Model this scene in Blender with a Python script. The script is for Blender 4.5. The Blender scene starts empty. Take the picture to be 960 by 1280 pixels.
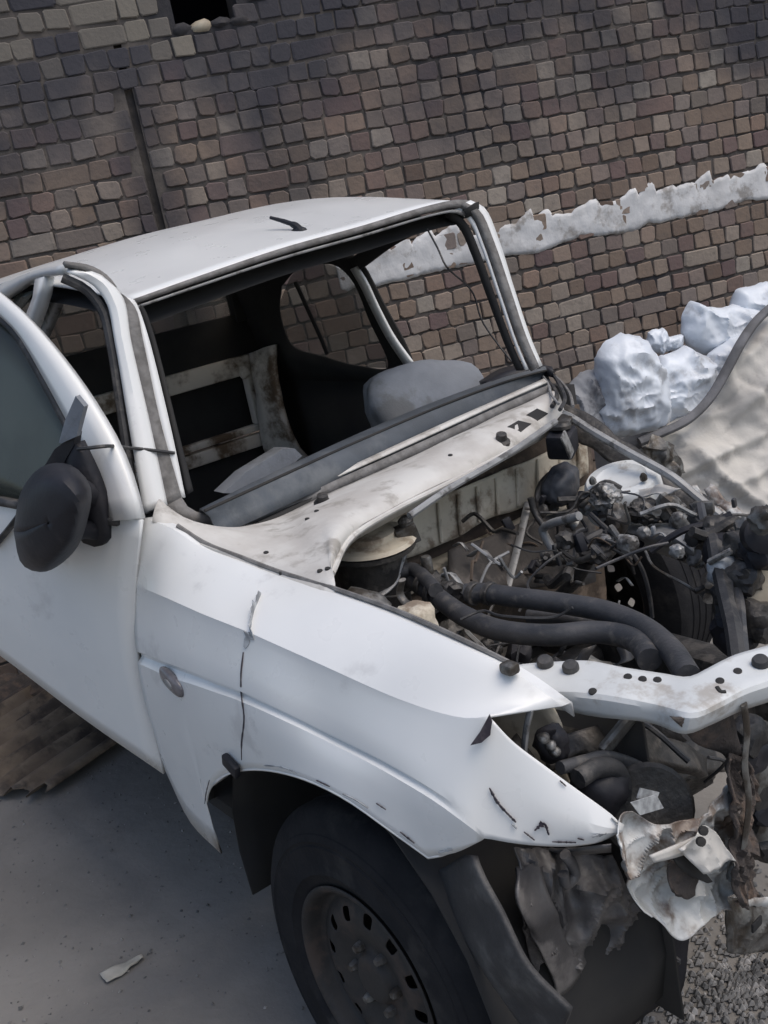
import bpy, bmesh, math, random
from mathutils import Vector, Matrix, Euler, noise
random.seed(7)
R = math.radians
sc = bpy.context.scene
COL = sc.collection

# ------------------------------------------------------------------ camera, sky, sun, exposure
def V(t): return Vector(t)
def nvec(p):
    """three independent noise values, the same on every run"""
    return Vector((noise.noise(p + Vector((9.3, -1.5, 2.1))), noise.noise(p + Vector((-3.7, 5.9, 11.2))), noise.noise(p + Vector((6.1, 13.4, -7.7)))))
CAMPOS = V((1.6852, -1.6224, 1.6892))
CR, CU, CF = V((0.58888, 0.78567, -0.18956)), V((-0.1177, 0.3154, 0.94163)), V((-0.7996, 0.5322, -0.2782))
cd = bpy.data.cameras.new('camera'); cam = bpy.data.objects.new('camera', cd); COL.objects.link(cam)
cam.matrix_world = Matrix(((CR.x, CU.x, -CF.x, CAMPOS.x), (CR.y, CU.y, -CF.y, CAMPOS.y), (CR.z, CU.z, -CF.z, CAMPOS.z), (0, 0, 0, 1)))
cd.sensor_fit = 'VERTICAL'; cd.sensor_height = 24; cd.lens = 1322.84 / 1280 * 24
cd.clip_start = 0.02; cd.clip_end = 500
sc.camera = cam
SUN_EL, SUN_AZ = R(62), R(62)            # a hazy sun, high, from the right of the picture
w = bpy.data.worlds.new('World'); sc.world = w; w.use_nodes = True
nt = w.node_tree; bg = nt.nodes['Background']
sky = nt.nodes.new('ShaderNodeTexSky'); sky.sky_type = 'NISHITA'; sky.sun_disc = False
sky.sun_elevation = SUN_EL; sky.sun_rotation = SUN_AZ; sky.air_density = 1.15; sky.dust_density = 3.6; sky.ozone_density = 1.0
nt.links.new(sky.outputs[0], bg.inputs[0]); bg.inputs[1].default_value = 0.105
sl = bpy.data.lights.new('sun', 'SUN'); sl.energy = 0.75; sl.angle = R(45); sl.color = (1.0, 0.95, 0.88)
so = bpy.data.objects.new('sun', sl); COL.objects.link(so)
sdir = V((math.sin(SUN_AZ) * math.cos(SUN_EL), math.cos(SUN_AZ) * math.cos(SUN_EL), math.sin(SUN_EL)))
so.rotation_euler = sdir.to_track_quat('Z', 'Y').to_euler(); so.location = (0, 0, 12)
sc.view_settings.view_transform = 'Standard'; sc.view_settings.look = 'None'
sc.view_settings.exposure = 0.57; sc.view_settings.gamma = 1.0

# ------------------------------------------------------------------ materials
def mat(name, c1, c2=None, scale=6.0, rough=0.6, metal=0.0, c3=None, c3_amt=0.5, c3_scale=2.5, bump=0.0, bscale=60.0, lo=0.35, hi=0.65, spec=0.5, coat=0.0, rvar=0.0, alpha=1.0):
    m = bpy.data.materials.new(name); m.use_nodes = True
    n = m.node_tree; b = n.nodes['Principled BSDF']; L = n.links.new
    b.inputs['Roughness'].default_value = rough; b.inputs['Metallic'].default_value = metal
    b.inputs['Specular IOR Level'].default_value = spec; b.inputs['Coat Weight'].default_value = coat
    b.inputs['Coat Roughness'].default_value = 0.15
    c2 = c2 or tuple(x * 0.8 for x in c1)
    geo = n.nodes.new('ShaderNodeNewGeometry')
    def nz(s, d=4.0, r=0.55):
        t = n.nodes.new('ShaderNodeTexNoise'); t.inputs['Scale'].default_value = s; t.inputs['Detail'].default_value = d; t.inputs['Roughness'].default_value = r
        L(geo.outputs['Position'], t.inputs['Vector']); return t
    def ramp(src, a, b_):
        r = n.nodes.new('ShaderNodeMapRange'); r.inputs['From Min'].default_value = a; r.inputs['From Max'].default_value = b_; r.interpolation_type = 'SMOOTHSTEP'
        L(src, r.inputs['Value']); return r.outputs['Result']
    def mix(f, a, b_):
        x = n.nodes.new('ShaderNodeMix'); x.data_type = 'RGBA'; L(f, x.inputs['Factor'])
        for s, q in ((6, a), (7, b_)):
            if isinstance(q, tuple): x.inputs[s].default_value = (*q, 1)
            else: L(q, x.inputs[s])
        return x.outputs[2]
    t1 = nz(scale); col = mix(ramp(t1.outputs[0], lo, hi), c1, c2)
    if c3:
        t3 = nz(c3_scale, 6, 0.65); f = ramp(t3.outputs[0], 0.62 - 0.3 * c3_amt, 0.72 - 0.18 * c3_amt); col = mix(f, col, c3)
    L(col, b.inputs['Base Color'])
    if rvar:
        rr = n.nodes.new('ShaderNodeMapRange'); rr.inputs['To Min'].default_value = max(0, rough - rvar); rr.inputs['To Max'].default_value = min(1, rough + rvar)
        L(nz(scale * 3).outputs[0], rr.inputs['Value']); L(rr.outputs[0], b.inputs['Roughness'])
    if bump:
        bp = n.nodes.new('ShaderNodeBump'); bp.inputs['Strength'].default_value = bump; bp.inputs['Distance'].default_value = 0.01
        L(nz(bscale, 5).outputs[0], bp.inputs['Height']); L(bp.outputs[0], b.inputs['Normal'])
    if alpha < 1: b.inputs['Alpha'].default_value = alpha
    return m

M = {}
M['paint'] = mat('white_paint', (0.76, 0.77, 0.76), (0.72, 0.73, 0.725), 3.0, 0.30, c3=(0.63, 0.635, 0.63), c3_amt=0.12, c3_scale=5, coat=0.35, rvar=0.1, bump=0.03, bscale=9)
M['bay'] = mat('engine_bay_paint', (0.62, 0.61, 0.58), (0.5, 0.48, 0.45), 7.0, 0.6, c3=(0.36, 0.34, 0.31), c3_amt=0.32, c3_scale=9, bump=0.15, bscale=40)
M['slam'] = mat('slam_panel_paint', (0.66, 0.68, 0.68), (0.58, 0.60, 0.60), 7.0, 0.5, c3=(0.40, 0.38, 0.35), c3_amt=0.3, c3_scale=9, bump=0.1, bscale=30)
M['servo'] = mat('servo_paint', (0.06, 0.065, 0.08), (0.045, 0.05, 0.06), 9, 0.55, c3=(0.11, 0.11, 0.115), c3_amt=0.4, c3_scale=12, bump=0.1)
M['tunnel'] = mat('oily_tunnel_paint', (0.075, 0.066, 0.060), (0.045, 0.041, 0.039), 7, 0.7, c3=(0.13, 0.115, 0.105), c3_amt=0.4, c3_scale=9, bump=0.3)
M['cream'] = mat('dirty_cream_paint', (0.62, 0.57, 0.47), (0.50, 0.45, 0.36), 8.0, 0.7, c3=(0.24, 0.19, 0.14), c3_amt=0.45, c3_scale=10, bump=0.2, bscale=50)
M['seal'] = mat('grey_seal', (0.20, 0.195, 0.19), (0.13, 0.125, 0.12), 30, 0.85, bump=0.3, bscale=90)
M['rubber'] = mat('black_rubber', (0.022, 0.023, 0.026), (0.045, 0.045, 0.047), 12, 0.62, c3=(0.09, 0.085, 0.08), c3_amt=0.35, c3_scale=14, bump=0.2, bscale=80)
M['hose'] = mat('hose_rubber', (0.035, 0.037, 0.042), (0.06, 0.06, 0.064), 10, 0.5, c3=(0.10, 0.095, 0.09), c3_amt=0.3, c3_scale=18, bump=0.15, bscale=120)
M['tyre'] = mat('tyre_rubber', (0.014, 0.0145, 0.017), (0.022, 0.022, 0.024), 9, 0.85, c3=(0.035, 0.034, 0.034), c3_amt=0.3, c3_scale=7, bump=0.25, bscale=70, spec=0.2)
M['black'] = mat('black_plastic', (0.014, 0.015, 0.02), (0.022, 0.022, 0.027), 8, 0.5, spec=0.3, c3=(0.038, 0.036, 0.04), c3_amt=0.25, c3_scale=6, bump=0.1, bscale=60)
M['liner'] = mat('dusty_black_plastic', (0.05, 0.049, 0.052), (0.09, 0.086, 0.086), 7, 0.42, c3=(0.17, 0.16, 0.155), c3_amt=0.5, c3_scale=8, bump=0.3, bscale=30)
M['tread'] = mat('worn_rubber', (0.03, 0.03, 0.032), (0.055, 0.054, 0.055), 9, 0.7, c3=(0.09, 0.088, 0.086), c3_amt=0.4, c3_scale=9, bump=0.3)
M['inner'] = mat('interior_black', (0.02, 0.02, 0.021), (0.03, 0.029, 0.028), 5, 0.9)
M['trim'] = mat('interior_trim', (0.03, 0.028, 0.026), (0.05, 0.045, 0.04), 5, 0.8)
M['bulk'] = mat('bulkhead_paint', (0.72, 0.67, 0.60), (0.6, 0.53, 0.45), 6, 0.75, c3=(0.14, 0.095, 0.06), c3_amt=0.6, c3_scale=6, bump=0.2, bscale=30)
M['dash'] = mat('blue_grey_plastic', (0.075, 0.088, 0.105), (0.055, 0.065, 0.078), 9, 0.6, c3=(0.12, 0.13, 0.14), c3_amt=0.3, bump=0.12, bscale=150)
M['seat'] = mat('grey_vinyl', (0.24, 0.26, 0.29), (0.19, 0.205, 0.23), 6, 0.7, c3=(0.14, 0.145, 0.15), c3_amt=0.4, c3_scale=4, bump=0.15, bscale=150)
M['steel'] = mat('dull_steel', (0.22, 0.22, 0.21), (0.13, 0.125, 0.12), 14, 0.5, 0.6, c3=(0.07, 0.06, 0.05), c3_amt=0.6, c3_scale=16, bump=0.25, bscale=70)
M['alu'] = mat('cast_aluminium', (0.40, 0.40, 0.39), (0.25, 0.245, 0.24), 20, 0.5, 0.5, c3=(0.08, 0.075, 0.07), c3_amt=0.6, c3_scale=22, bump=0.4, bscale=60)
M['dark'] = mat('oily_metal', (0.035, 0.034, 0.034), (0.07, 0.066, 0.062), 15, 0.5, 0.35, c3=(0.12, 0.11, 0.10), c3_amt=0.4, c3_scale=18, bump=0.35, bscale=60)
M['greyp'] = mat('grey_rod_paint', (0.33, 0.335, 0.335), (0.25, 0.25, 0.25), 18, 0.5, 0.2, c3=(0.12, 0.115, 0.11), c3_amt=0.35, c3_scale=25)
M['rust'] = mat('rust', (0.075, 0.062, 0.056), (0.05, 0.043, 0.04), 14, 0.85, c3=(0.12, 0.088, 0.07), c3_amt=0.4, c3_scale=16, bump=0.8, bscale=60)
M['brown'] = mat('brown_dirt', (0.10, 0.075, 0.055), (0.06, 0.045, 0.036), 9, 0.9, c3=(0.17, 0.13, 0.10), c3_amt=0.4, c3_scale=12, bump=0.4, bscale=50)
M['crump'] = mat('crumpled_white_metal', (0.60, 0.61, 0.60), (0.45, 0.46, 0.45), 9, 0.38, c3=(0.15, 0.11, 0.085), c3_amt=0.62, c3_scale=8, bump=0.25, bscale=35)
M['rim'] = mat('rim_steel', (0.024, 0.023, 0.023), (0.036, 0.033, 0.031), 12, 0.7, 0.1, c3=(0.06, 0.045, 0.038), c3_amt=0.4, c3_scale=10, bump=0.2, bscale=60)
M['lens'] = mat('repeater_lens', (0.17, 0.16, 0.17), (0.11, 0.105, 0.115), 50, 0.25, coat=0.5)
M['red'] = mat('red_plastic', (0.30, 0.03, 0.05), None, 9, 0.4)
M['crack'] = mat('crack_filler', (0.22, 0.23, 0.24), (0.45, 0.47, 0.48), 40, 0.9)
M['scrape'] = mat('scraped_primer', (0.03, 0.025, 0.035), (0.07, 0.06, 0.07), 60, 0.8)
M['mortar'] = mat('mortar', (0.125, 0.108, 0.096), (0.07, 0.062, 0.057), 5, 0.95, c3=(0.035, 0.034, 0.038), c3_amt=0.4, c3_scale=1.5, bump=0.6, bscale=30)
M['plaster'] = mat('white_plaster', (0.68, 0.68, 0.68), (0.54, 0.54, 0.54), 5, 0.9, c3=(0.34, 0.32, 0.30), c3_amt=0.3, c3_scale=7, bump=0.4, bscale=25)
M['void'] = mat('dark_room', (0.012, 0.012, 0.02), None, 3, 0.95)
M['sack'] = mat('white_sack', (0.72, 0.77, 0.83), (0.64, 0.69, 0.76), 5, 0.4, c3=(0.45, 0.47, 0.5), c3_amt=0.25, c3_scale=6, bump=0.12, bscale=60)
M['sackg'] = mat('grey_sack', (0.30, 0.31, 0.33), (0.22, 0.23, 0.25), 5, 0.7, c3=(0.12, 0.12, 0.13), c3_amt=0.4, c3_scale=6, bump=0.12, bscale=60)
M['tarp'] = mat('beige_tarpaulin', (0.56, 0.54, 0.50), (0.47, 0.45, 0.42), 4, 0.8, c3=(0.36, 0.34, 0.32), c3_amt=0.25, c3_scale=3.5, bump=0.2, bscale=45)
M['hem'] = mat('grey_hem', (0.18, 0.18, 0.19), (0.11, 0.11, 0.115), 9, 0.85, bump=0.2, bscale=60)
M['corr'] = mat('rusty_corrugated_iron', (0.23, 0.18, 0.13), (0.15, 0.115, 0.085), 6, 0.8, c3=(0.07, 0.055, 0.045), c3_amt=0.5, c3_scale=5, bump=0.25, bscale=40)
M['ground'] = mat('dusty_concrete', (0.235, 0.222, 0.205), (0.18, 0.17, 0.158), 1.8, 0.95, c3=(0.17, 0.165, 0.16), c3_amt=0.35, c3_scale=0.9, bump=0.5, bscale=22)
M['stone'] = mat('gravel', (0.20, 0.195, 0.19), (0.09, 0.09, 0.09), 9, 0.9, c3=(0.32, 0.31, 0.3), c3_amt=0.4, c3_scale=20)
M['paper'] = mat('paper_scrap', (0.42, 0.40, 0.36), (0.33, 0.32, 0.28), 20, 0.9)
M['label'] = mat('foil_label', (0.45, 0.47, 0.48), (0.25, 0.26, 0.27), 60, 0.5)
M['tan'] = mat('tan_plastic', (0.42, 0.37, 0.28), (0.3, 0.26, 0.2), 12, 0.6)
M['glass'] = mat('tinted_glass', (0.085, 0.095, 0.08), (0.06, 0.065, 0.055), 3, 0.2, alpha=0.9)
M['glass_far'] = mat('dusty_glass', (0.20, 0.21, 0.205), (0.14, 0.145, 0.14), 3, 0.25, alpha=0.5)

# ------------------------------------------------------------------ helpers
def link(name, me, m, parent=None, smooth=True, angle=40):
    o = bpy.data.objects.new(name, me); COL.objects.link(o)
    if m is not None: me.materials.append(M[m] if isinstance(m, str) else m)
    if smooth:
        me.shade_smooth()
        if angle: me.set_sharp_from_angle(angle=R(angle))
    if parent: o.parent = parent; o.matrix_parent_inverse = PINV.get(parent.name, Matrix())
    return o
PINV = {}
def from_bm(name, bm, m, parent=None, smooth=True, angle=40, recalc=True):
    if recalc: bmesh.ops.recalc_face_normals(bm, faces=bm.faces)
    me = bpy.data.meshes.new(name); bm.to_mesh(me); bm.free()
    return link(name, me, m, parent, smooth, angle)
def thing(name, label, cat, loc=(0, 0, 0), group=None):
    o = bpy.data.objects.new(name, None); COL.objects.link(o); o.empty_display_size = 0.1
    o.location = loc; o['label'] = label; o['category'] = cat
    if group: o['group'] = group
    PINV[o.name] = Matrix.Translation(V(loc)).inverted()
    return o
def tag(o, label, cat, group=None, kind=None):
    if label: o['label'] = label
    if cat: o['category'] = cat
    if group: o['group'] = group
    if kind: o['kind'] = kind
    return o
def cr(p, n):
    """n points along a Catmull-Rom curve through p."""
    p = [V(q) for q in p]
    if len(p) == 2: return [p[0].lerp(p[1], i / (n - 1)) for i in range(n)]
    d = [0.0]
    for a, b in zip(p, p[1:]): d.append(d[-1] + max((b - a).length, 1e-5))
    out = []
    for i in range(n):
        t = d[-1] * i / (n - 1); k = 0
        while k < len(p) - 2 and d[k + 1] < t: k += 1
        u = (t - d[k]) / (d[k + 1] - d[k])
        p0 = p[k - 1] if k else p[0] * 2 - p[1]; p3 = p[k + 2] if k + 2 < len(p) else p[-1] * 2 - p[-2]
        p1, p2 = p[k], p[k + 1]
        t0 = max((p1 - p0).length, 1e-4) ** .5; t1 = max((p2 - p1).length, 1e-4) ** .5; t2 = max((p3 - p2).length, 1e-4) ** .5
        m1 = ((p1 - p0) / t0 - (p2 - p0) / (t0 + t1) + (p2 - p1) / t1) * t1
        m2 = ((p2 - p1) / t1 - (p3 - p1) / (t1 + t2) + (p3 - p2) / t2) * t1
        out.append(p1 * (2 * u**3 - 3 * u**2 + 1) + m1 * (u**3 - 2 * u**2 + u) + p2 * (-2 * u**3 + 3 * u**2) + m2 * (u**3 - u**2))
    return out
def grid_bm(bm, rows):
    vs = [[bm.verts.new(q) for q in r] for r in rows]
    for a, b in zip(vs, vs[1:]):
        for i in range(len(a) - 1):
            try: bm.faces.new((a[i], a[i + 1], b[i + 1], b[i]))
            except ValueError: pass
    return vs
def solid(o, t, offset=0.0):
    md = o.modifiers.new('thickness', 'SOLIDIFY'); md.thickness = t; md.offset = offset; md.use_even_offset = False
    return o
def sheet(name, rows, m, parent=None, n=20, nv=None, t=0.004, bulge=None, angle=40, jit=0.0, jscale=8.0, offset=0.0, fold=None):
    """A sheet of metal through polylines: each row is resampled to n points, columns interpolated to nv."""
    rr = [cr(r, n) for r in rows]
    if nv:
        cols = [cr([r[i] for r in rr], nv) for i in range(n)]
        rr = [[c[j] for c in cols] for j in range(nv)]
    if bulge:
        for j, r in enumerate(rr):
            f = math.sin(math.pi * j / (len(rr) - 1))
            for q in r: q += V(bulge) * f
    if jit:
        for r in rr:
            for q in r: q += nvec(q * jscale) * jit
    if fold:                                             # creases as in bent thin metal or plastic: (direction, size, frequency)
        fv, fa, fs = V(fold[0]).normalized(), fold[1], fold[2]
        for r in rr:
            for q in r:
                w_ = q + nvec(q * fs * .5) * .03
                q += fv * fa * ((.3 - abs(noise.noise(V((w_.x * fs, w_.y * fs * 1.4, w_.z * fs * .8)))) ** .7) + .45 * (.3 - abs(noise.noise(w_ * fs * 2.3)) ** .7))
    bm = bmesh.new(); grid_bm(bm, rr)
    o = from_bm(name, bm, m, parent, angle=angle)
    if t: solid(o, t, offset)
    return o
def tube_bm(bm, pts, r, n=None, seg=10, flat=1.0, taper=1.0, cap=True):
    pts = cr(pts, n or max(2, 6 * (len(pts) - 1) + 1)) if len(pts) > 2 or n else [V(q) for q in pts]
    up = V((0, 0, 1)); rings = []
    for i, q in enumerate(pts):
        d = (pts[min(i + 1, len(pts) - 1)] - pts[max(i - 1, 0)]).normalized()
        if abs(d.dot(up)) > .98: up = V((1, 0, 0))
        s = d.cross(up).normalized(); u = s.cross(d).normalized(); up = u
        rad = (r[min(i * len(r) // len(pts), len(r) - 1)] if isinstance(r, (list, tuple)) else r) * (1 + (taper - 1) * i / (len(pts) - 1))
        rings.append([bm.verts.new(q + s * math.cos(2 * math.pi * k / seg) * rad + u * math.sin(2 * math.pi * k / seg) * rad * flat) for k in range(seg)])
    for a, b in zip(rings, rings[1:]):
        for k in range(seg): bm.faces.new((a[k], a[(k + 1) % seg], b[(k + 1) % seg], b[k]))
    if cap: bm.faces.new(rings[0][::-1]); bm.faces.new(rings[-1])
def tube(name, pts, r, m, parent=None, **k):
    bm = bmesh.new(); tube_bm(bm, pts, r, **k); return from_bm(name, bm, m, parent)
def box_bm(bm, c, d, rot=(0, 0, 0), bev=0.0, X=None):
    mt = Matrix.Translation(V(c)) @ (X.to_4x4() if X else Euler(rot).to_matrix().to_4x4()) @ Matrix.Diagonal((*d, 1))
    g = bmesh.ops.create_cube(bm, size=1, matrix=mt)
    if bev:
        es = list({e for v in g['verts'] for e in v.link_edges})
        bmesh.ops.bevel(bm, geom=es, offset=bev, segments=2, affect='EDGES', profile=0.5)
def box(name, c, d, m, parent=None, rot=(0, 0, 0), bev=0.004, X=None):
    bm = bmesh.new(); box_bm(bm, c, d, rot, bev, X); return from_bm(name, bm, m, parent)
def axes(dirn):
    z = V(dirn).normalized(); x = z.orthogonal().normalized(); return Matrix((x, z.cross(x), z)).transposed()
def lathe(name, prof, m, parent, c, ax, n=32, angle=35):
    """prof: (radius, height along ax) pairs."""
    X = axes(ax); bm = bmesh.new(); rings = []
    for r_, h in prof:
        rings.append([bm.verts.new(V(c) + X @ V((r_ * math.cos(2 * math.pi * k / n), r_ * math.sin(2 * math.pi * k / n), h))) for k in range(n)])
    for a, b in zip(rings, rings[1:]):
        for k in range(n): bm.faces.new((a[k], a[(k + 1) % n], b[(k + 1) % n], b[k]))
    if prof[0][0] < .03 or True: bm.faces.new(rings[0][::-1])
    bm.faces.new(rings[-1])
    return from_bm(name, bm, m, parent, angle=angle)
def blob(name, c, d, m, parent=None, rot=(0, 0, 0), jit=0.1, js=1.6, p=2.0, sub=3, seed=0, angle=60, fold=0.0):
    """A lumpy casting / stuffed body: superellipsoid pushed about by noise."""
    bm = bmesh.new(); bmesh.ops.create_icosphere(bm, subdivisions=sub, radius=1)
    off = V((seed * 3.7, seed * 1.3, seed * 2.1)); E = Euler(rot).to_matrix()
    for v in bm.verts:
        q = v.co.copy()
        k = (abs(q.x)**p + abs(q.y)**p + abs(q.z)**p) ** (-1 / p); s = q * k
        a = 1 + jit * noise.noise(q * js + off) + jit * .5 * noise.noise(q * js * 2.3 + off)
        if fold:
            qq = q * 1.5 + off + nvec(q * 1.3 + off) * .35
            dd = noise.voronoi(V((qq.x, qq.y, qq.z * .75)))[0]; e1 = min(1, (dd[1] - dd[0]) * 1.6)
            dd = noise.voronoi(qq * 2.4)[0]; e2 = min(1, (dd[1] - dd[0]) * 1.6)
            a += fold * (.5 - e1) * .55 + fold * (.5 - e2) * .22
        s = s * a; v.co = V(c) + E @ V((s.x * d[0], s.y * d[1], s.z * d[2]))
    return from_bm(name, bm, m, parent, angle=angle)
def plate(name, pts, m, parent=None, t=0.004, jit=0):
    bm = bmesh.new(); vs = [bm.verts.new(V(q)) for q in pts]; bm.faces.new(vs)
    bmesh.ops.triangulate(bm, faces=bm.faces)
    o = from_bm(name, bm, m, parent, smooth=False); solid(o, t); return o
def ring_plate(name, outer, inner, m, parent=None, n=40, t=0.02):
    a = cr(list(outer) + [outer[0]], n); b = cr(list(inner) + [inner[0]], n)
    bm = bmesh.new(); grid_bm(bm, [a, b]); bmesh.ops.remove_doubles(bm, verts=bm.verts, dist=1e-4)
    o = from_bm(name, bm, m, parent); solid(o, t); return o

from mathutils.bvhtree import BVHTree
def snap(o, pts, lift=.003):
    """lay points onto the visible side of a built panel"""
    me = o.data; t = BVHTree.FromPolygons([v.co.copy() for v in me.vertices], [tuple(p.vertices) for p in me.polygons]); out = []
    for q in pts:
        d = (V(q) - CAMPOS).normalized(); h = t.ray_cast(CAMPOS, d)
        out.append((h[0] - d * lift) if h[0] else V(q))
    return out
# ------------------------------------------------------------------ ground
GZ = -0.16
bm = bmesh.new()
xs = [-60, -20, -8] + [-5 + .12 * i for i in range(76)] + [6, 12, 40]
ys = [-40, -15, -6] + [-3.5 + .12 * i for i in range(70)] + [7, 12, 40]
rows = []
for x in xs:
    r = []
    for y in ys:
        q = V((x, y, 0)); z = GZ + .012 * noise.noise(q * 1.3) + .005 * noise.noise(q * 4.1)
        r.append(V((x, y, z)))
    rows.append(r)
grid_bm(bm, rows)
g = from_bm('ground', bm, 'ground', angle=None); g['kind'] = 'structure'

# ------------------------------------------------------------------ brick wall
WN = V((-0.9434, 0.3317, 0)); WD = V((0.3317, 0.9434, 0)); WP = CAMPOS + WN * 5.15; WP.z = GZ
wall = thing('brick_wall', 'tall brick wall, darker towards the top, with a ragged white plaster band and a dark opening', 'wall', WP); wall['kind'] = 'thing'
def wall_sz(p):
    q = V(p) - WP; return q.dot(WD), q.z
OP0 = wall_sz((-2.904,0.850,2.704)); OP1 = wall_sz((-2.807,1.128,2.617)); OPB = wall_sz((-2.875,0.932,2.572))[1]
SM_T = wall_sz((-2.991,0.604,2.305)); SM_B = wall_sz((-2.999,0.581,1.743))
seam = (SM_T[0] + SM_B[0]) / 2
S0, S1, ZT = -2.2, 6.2, 4.0
ow0, ow1, oz1 = OP0[0], OP1[0], OPB + 0.9
def wbox(bm, s0, s1, z0, z1, d0, d1):
    """box in wall coordinates; d = metres proud of the mortar face towards the yard"""
    c = WD * ((s0 + s1) / 2) - WN * ((d0 + d1) / 2) + V((0, 0, (z0 + z1) / 2))
    box_bm(bm, WP + c, (s1 - s0, abs(d1 - d0), z1 - z0), X=Matrix((WD, -WN, V((0, 0, 1)))).transposed())
bm = bmesh.new()
for s0, s1, z0, z1 in ((S0, seam - .018, 0, OPB), (seam + .018, S1, 0, OPB), (S0, ow0, OPB, ZT), (ow1, S1, OPB, ZT), (ow0, ow1, oz1, ZT)):
    wbox(bm, s0, s1, z0, z1, -.22, 0)
wbox(bm, seam - .018, seam + .018, 0, OPB, -.22, -.035)
mo = from_bm('mortar', bm, 'mortar', wall, smooth=False)
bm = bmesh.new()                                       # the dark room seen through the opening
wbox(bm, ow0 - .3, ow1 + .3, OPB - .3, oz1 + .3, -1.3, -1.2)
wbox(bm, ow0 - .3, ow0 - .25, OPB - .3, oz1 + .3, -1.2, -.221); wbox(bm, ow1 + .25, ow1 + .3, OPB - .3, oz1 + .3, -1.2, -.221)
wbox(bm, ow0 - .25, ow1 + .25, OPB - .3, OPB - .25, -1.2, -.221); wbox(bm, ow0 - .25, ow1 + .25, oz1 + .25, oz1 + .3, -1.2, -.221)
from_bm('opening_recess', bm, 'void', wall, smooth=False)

# brick material: tone per brick, noise-broken darkening towards the top, pale bricks by the opening
bmat = bpy.data.materials.new('brick'); bmat.use_nodes = True
n = bmat.node_tree; b = n.nodes['Principled BSDF']; L = n.links.new; b.inputs['Roughness'].default_value = .92; b.inputs['Specular IOR Level'].default_value = .25
at = n.nodes.new('ShaderNodeAttribute'); at.attribute_name = 'tone'
oi = n.nodes.new('ShaderNodeObjectInfo'); 
add = n.nodes.new('ShaderNodeMath'); add.operation = 'ADD'; L(at.outputs['Fac'], add.inputs[0]); L(oi.outputs['Random'], add.inputs[1])
fr = n.nodes.new('ShaderNodeMath'); fr.operation = 'FRACT'; L(add.outputs[0], fr.inputs[0])
rp = n.nodes.new('ShaderNodeValToRGB'); e = rp.color_ramp.elements; rp.color_ramp.interpolation = 'LINEAR'
e[0].position = 0; e[0].color = (.13, .094, .076, 1); e[1].position = 1; e[1].color = (.17, .145, .125, 1)
for p_, c_ in ((.15, (.25, .195, .155, 1)), (.3, (.19, .145, .115, 1)), (.42, (.285, .24, .20, 1)), (.55, (.14, .10, .098, 1)), (.68, (.235, .17, .135, 1)), (.8, (.31, .275, .235, 1)), (.9, (.20, .165, .15, 1))):
    x = e.new(p_); x.color = c_
L(fr.outputs[0], rp.inputs[0])
ge = n.nodes.new('ShaderNodeNewGeometry')
def nz(s, d=5):
    t = n.nodes.new('ShaderNodeTexNoise'); t.inputs['Scale'].default_value = s; t.inputs['Detail'].default_value = d; t.inputs['Roughness'].default_value = .6; L(ge.outputs['Position'], t.inputs['Vector']); return t.outputs[0]
sep = n.nodes.new('ShaderNodeSeparateXYZ'); L(ge.outputs['Position'], sep.inputs[0])
def mr(v, a, b_, c_=0, d_=1):
    t = n.nodes.new('ShaderNodeMapRange'); t.interpolation_type = 'SMOOTHSTEP'
    for k, q in zip(('From Min', 'From Max', 'To Min', 'To Max'), (a, b_, c_, d_)): t.inputs[k].default_value = q
    L(v, t.inputs['Value']); return t.outputs[0]
def ma(op, a, b_):
    t = n.nodes.new('ShaderNodeMath'); t.operation = op; t.use_clamp = False
    for i, q in enumerate((a, b_)):
        if isinstance(q, (int, float)): t.inputs[i].default_value = q
        else: L(q, t.inputs[i])
    return t.outputs[0]
def mx(f, a, b_):
    t = n.nodes.new('ShaderNodeMix'); t.data_type = 'RGBA'; L(f, t.inputs[0])
    for s, q in ((6, a), (7, b_)):
        if isinstance(q, tuple): t.inputs[s].default_value = (*q, 1)
        else: L(q, t.inputs[s])
    return t.outputs[2]
c0 = mx(mr(nz(28), .45, .85, 0, .6), rp.outputs[0], (.13, .112, .10))
hs = n.nodes.new('ShaderNodeHueSaturation'); hs.inputs['Saturation'].default_value = 1.0; hs.inputs['Value'].default_value = 1.08; L(c0, hs.inputs['Color']); c0 = hs.outputs[0]
top_dark = ma('ADD', ma('MULTIPLY', sep.outputs['Z'], .42), ma('MULTIPLY', nz(1.1), 1.5))
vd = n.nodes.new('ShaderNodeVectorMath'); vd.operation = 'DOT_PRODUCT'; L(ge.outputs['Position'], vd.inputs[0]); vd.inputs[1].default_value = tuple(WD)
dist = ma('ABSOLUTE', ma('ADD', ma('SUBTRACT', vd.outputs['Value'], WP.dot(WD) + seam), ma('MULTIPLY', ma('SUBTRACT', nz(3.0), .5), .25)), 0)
c0 = mx(mr(dist, .02, .20, .72, 0), c0, (.045, .045, .055))   # darker band along the open joint
c1 = mx(mr(top_dark, 1.34, 1.95, .0, .95), c0, (.050, .051, .062))  # bluish darkening that grows with height
pale = n.nodes.new('ShaderNodeAttribute'); pale.attribute_name = 'pale'
c2 = mx(pale.outputs['Fac'], c1, (.21, .19, .16))
L(c2, b.inputs['Base Color'])
bp = n.nodes.new('ShaderNodeBump'); bp.inputs['Strength'].default_value = .5; bp.inputs['Distance'].default_value = .008; L(nz(45), bp.inputs['Height']); L(bp.outputs[0], b.inputs['Normal'])

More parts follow.
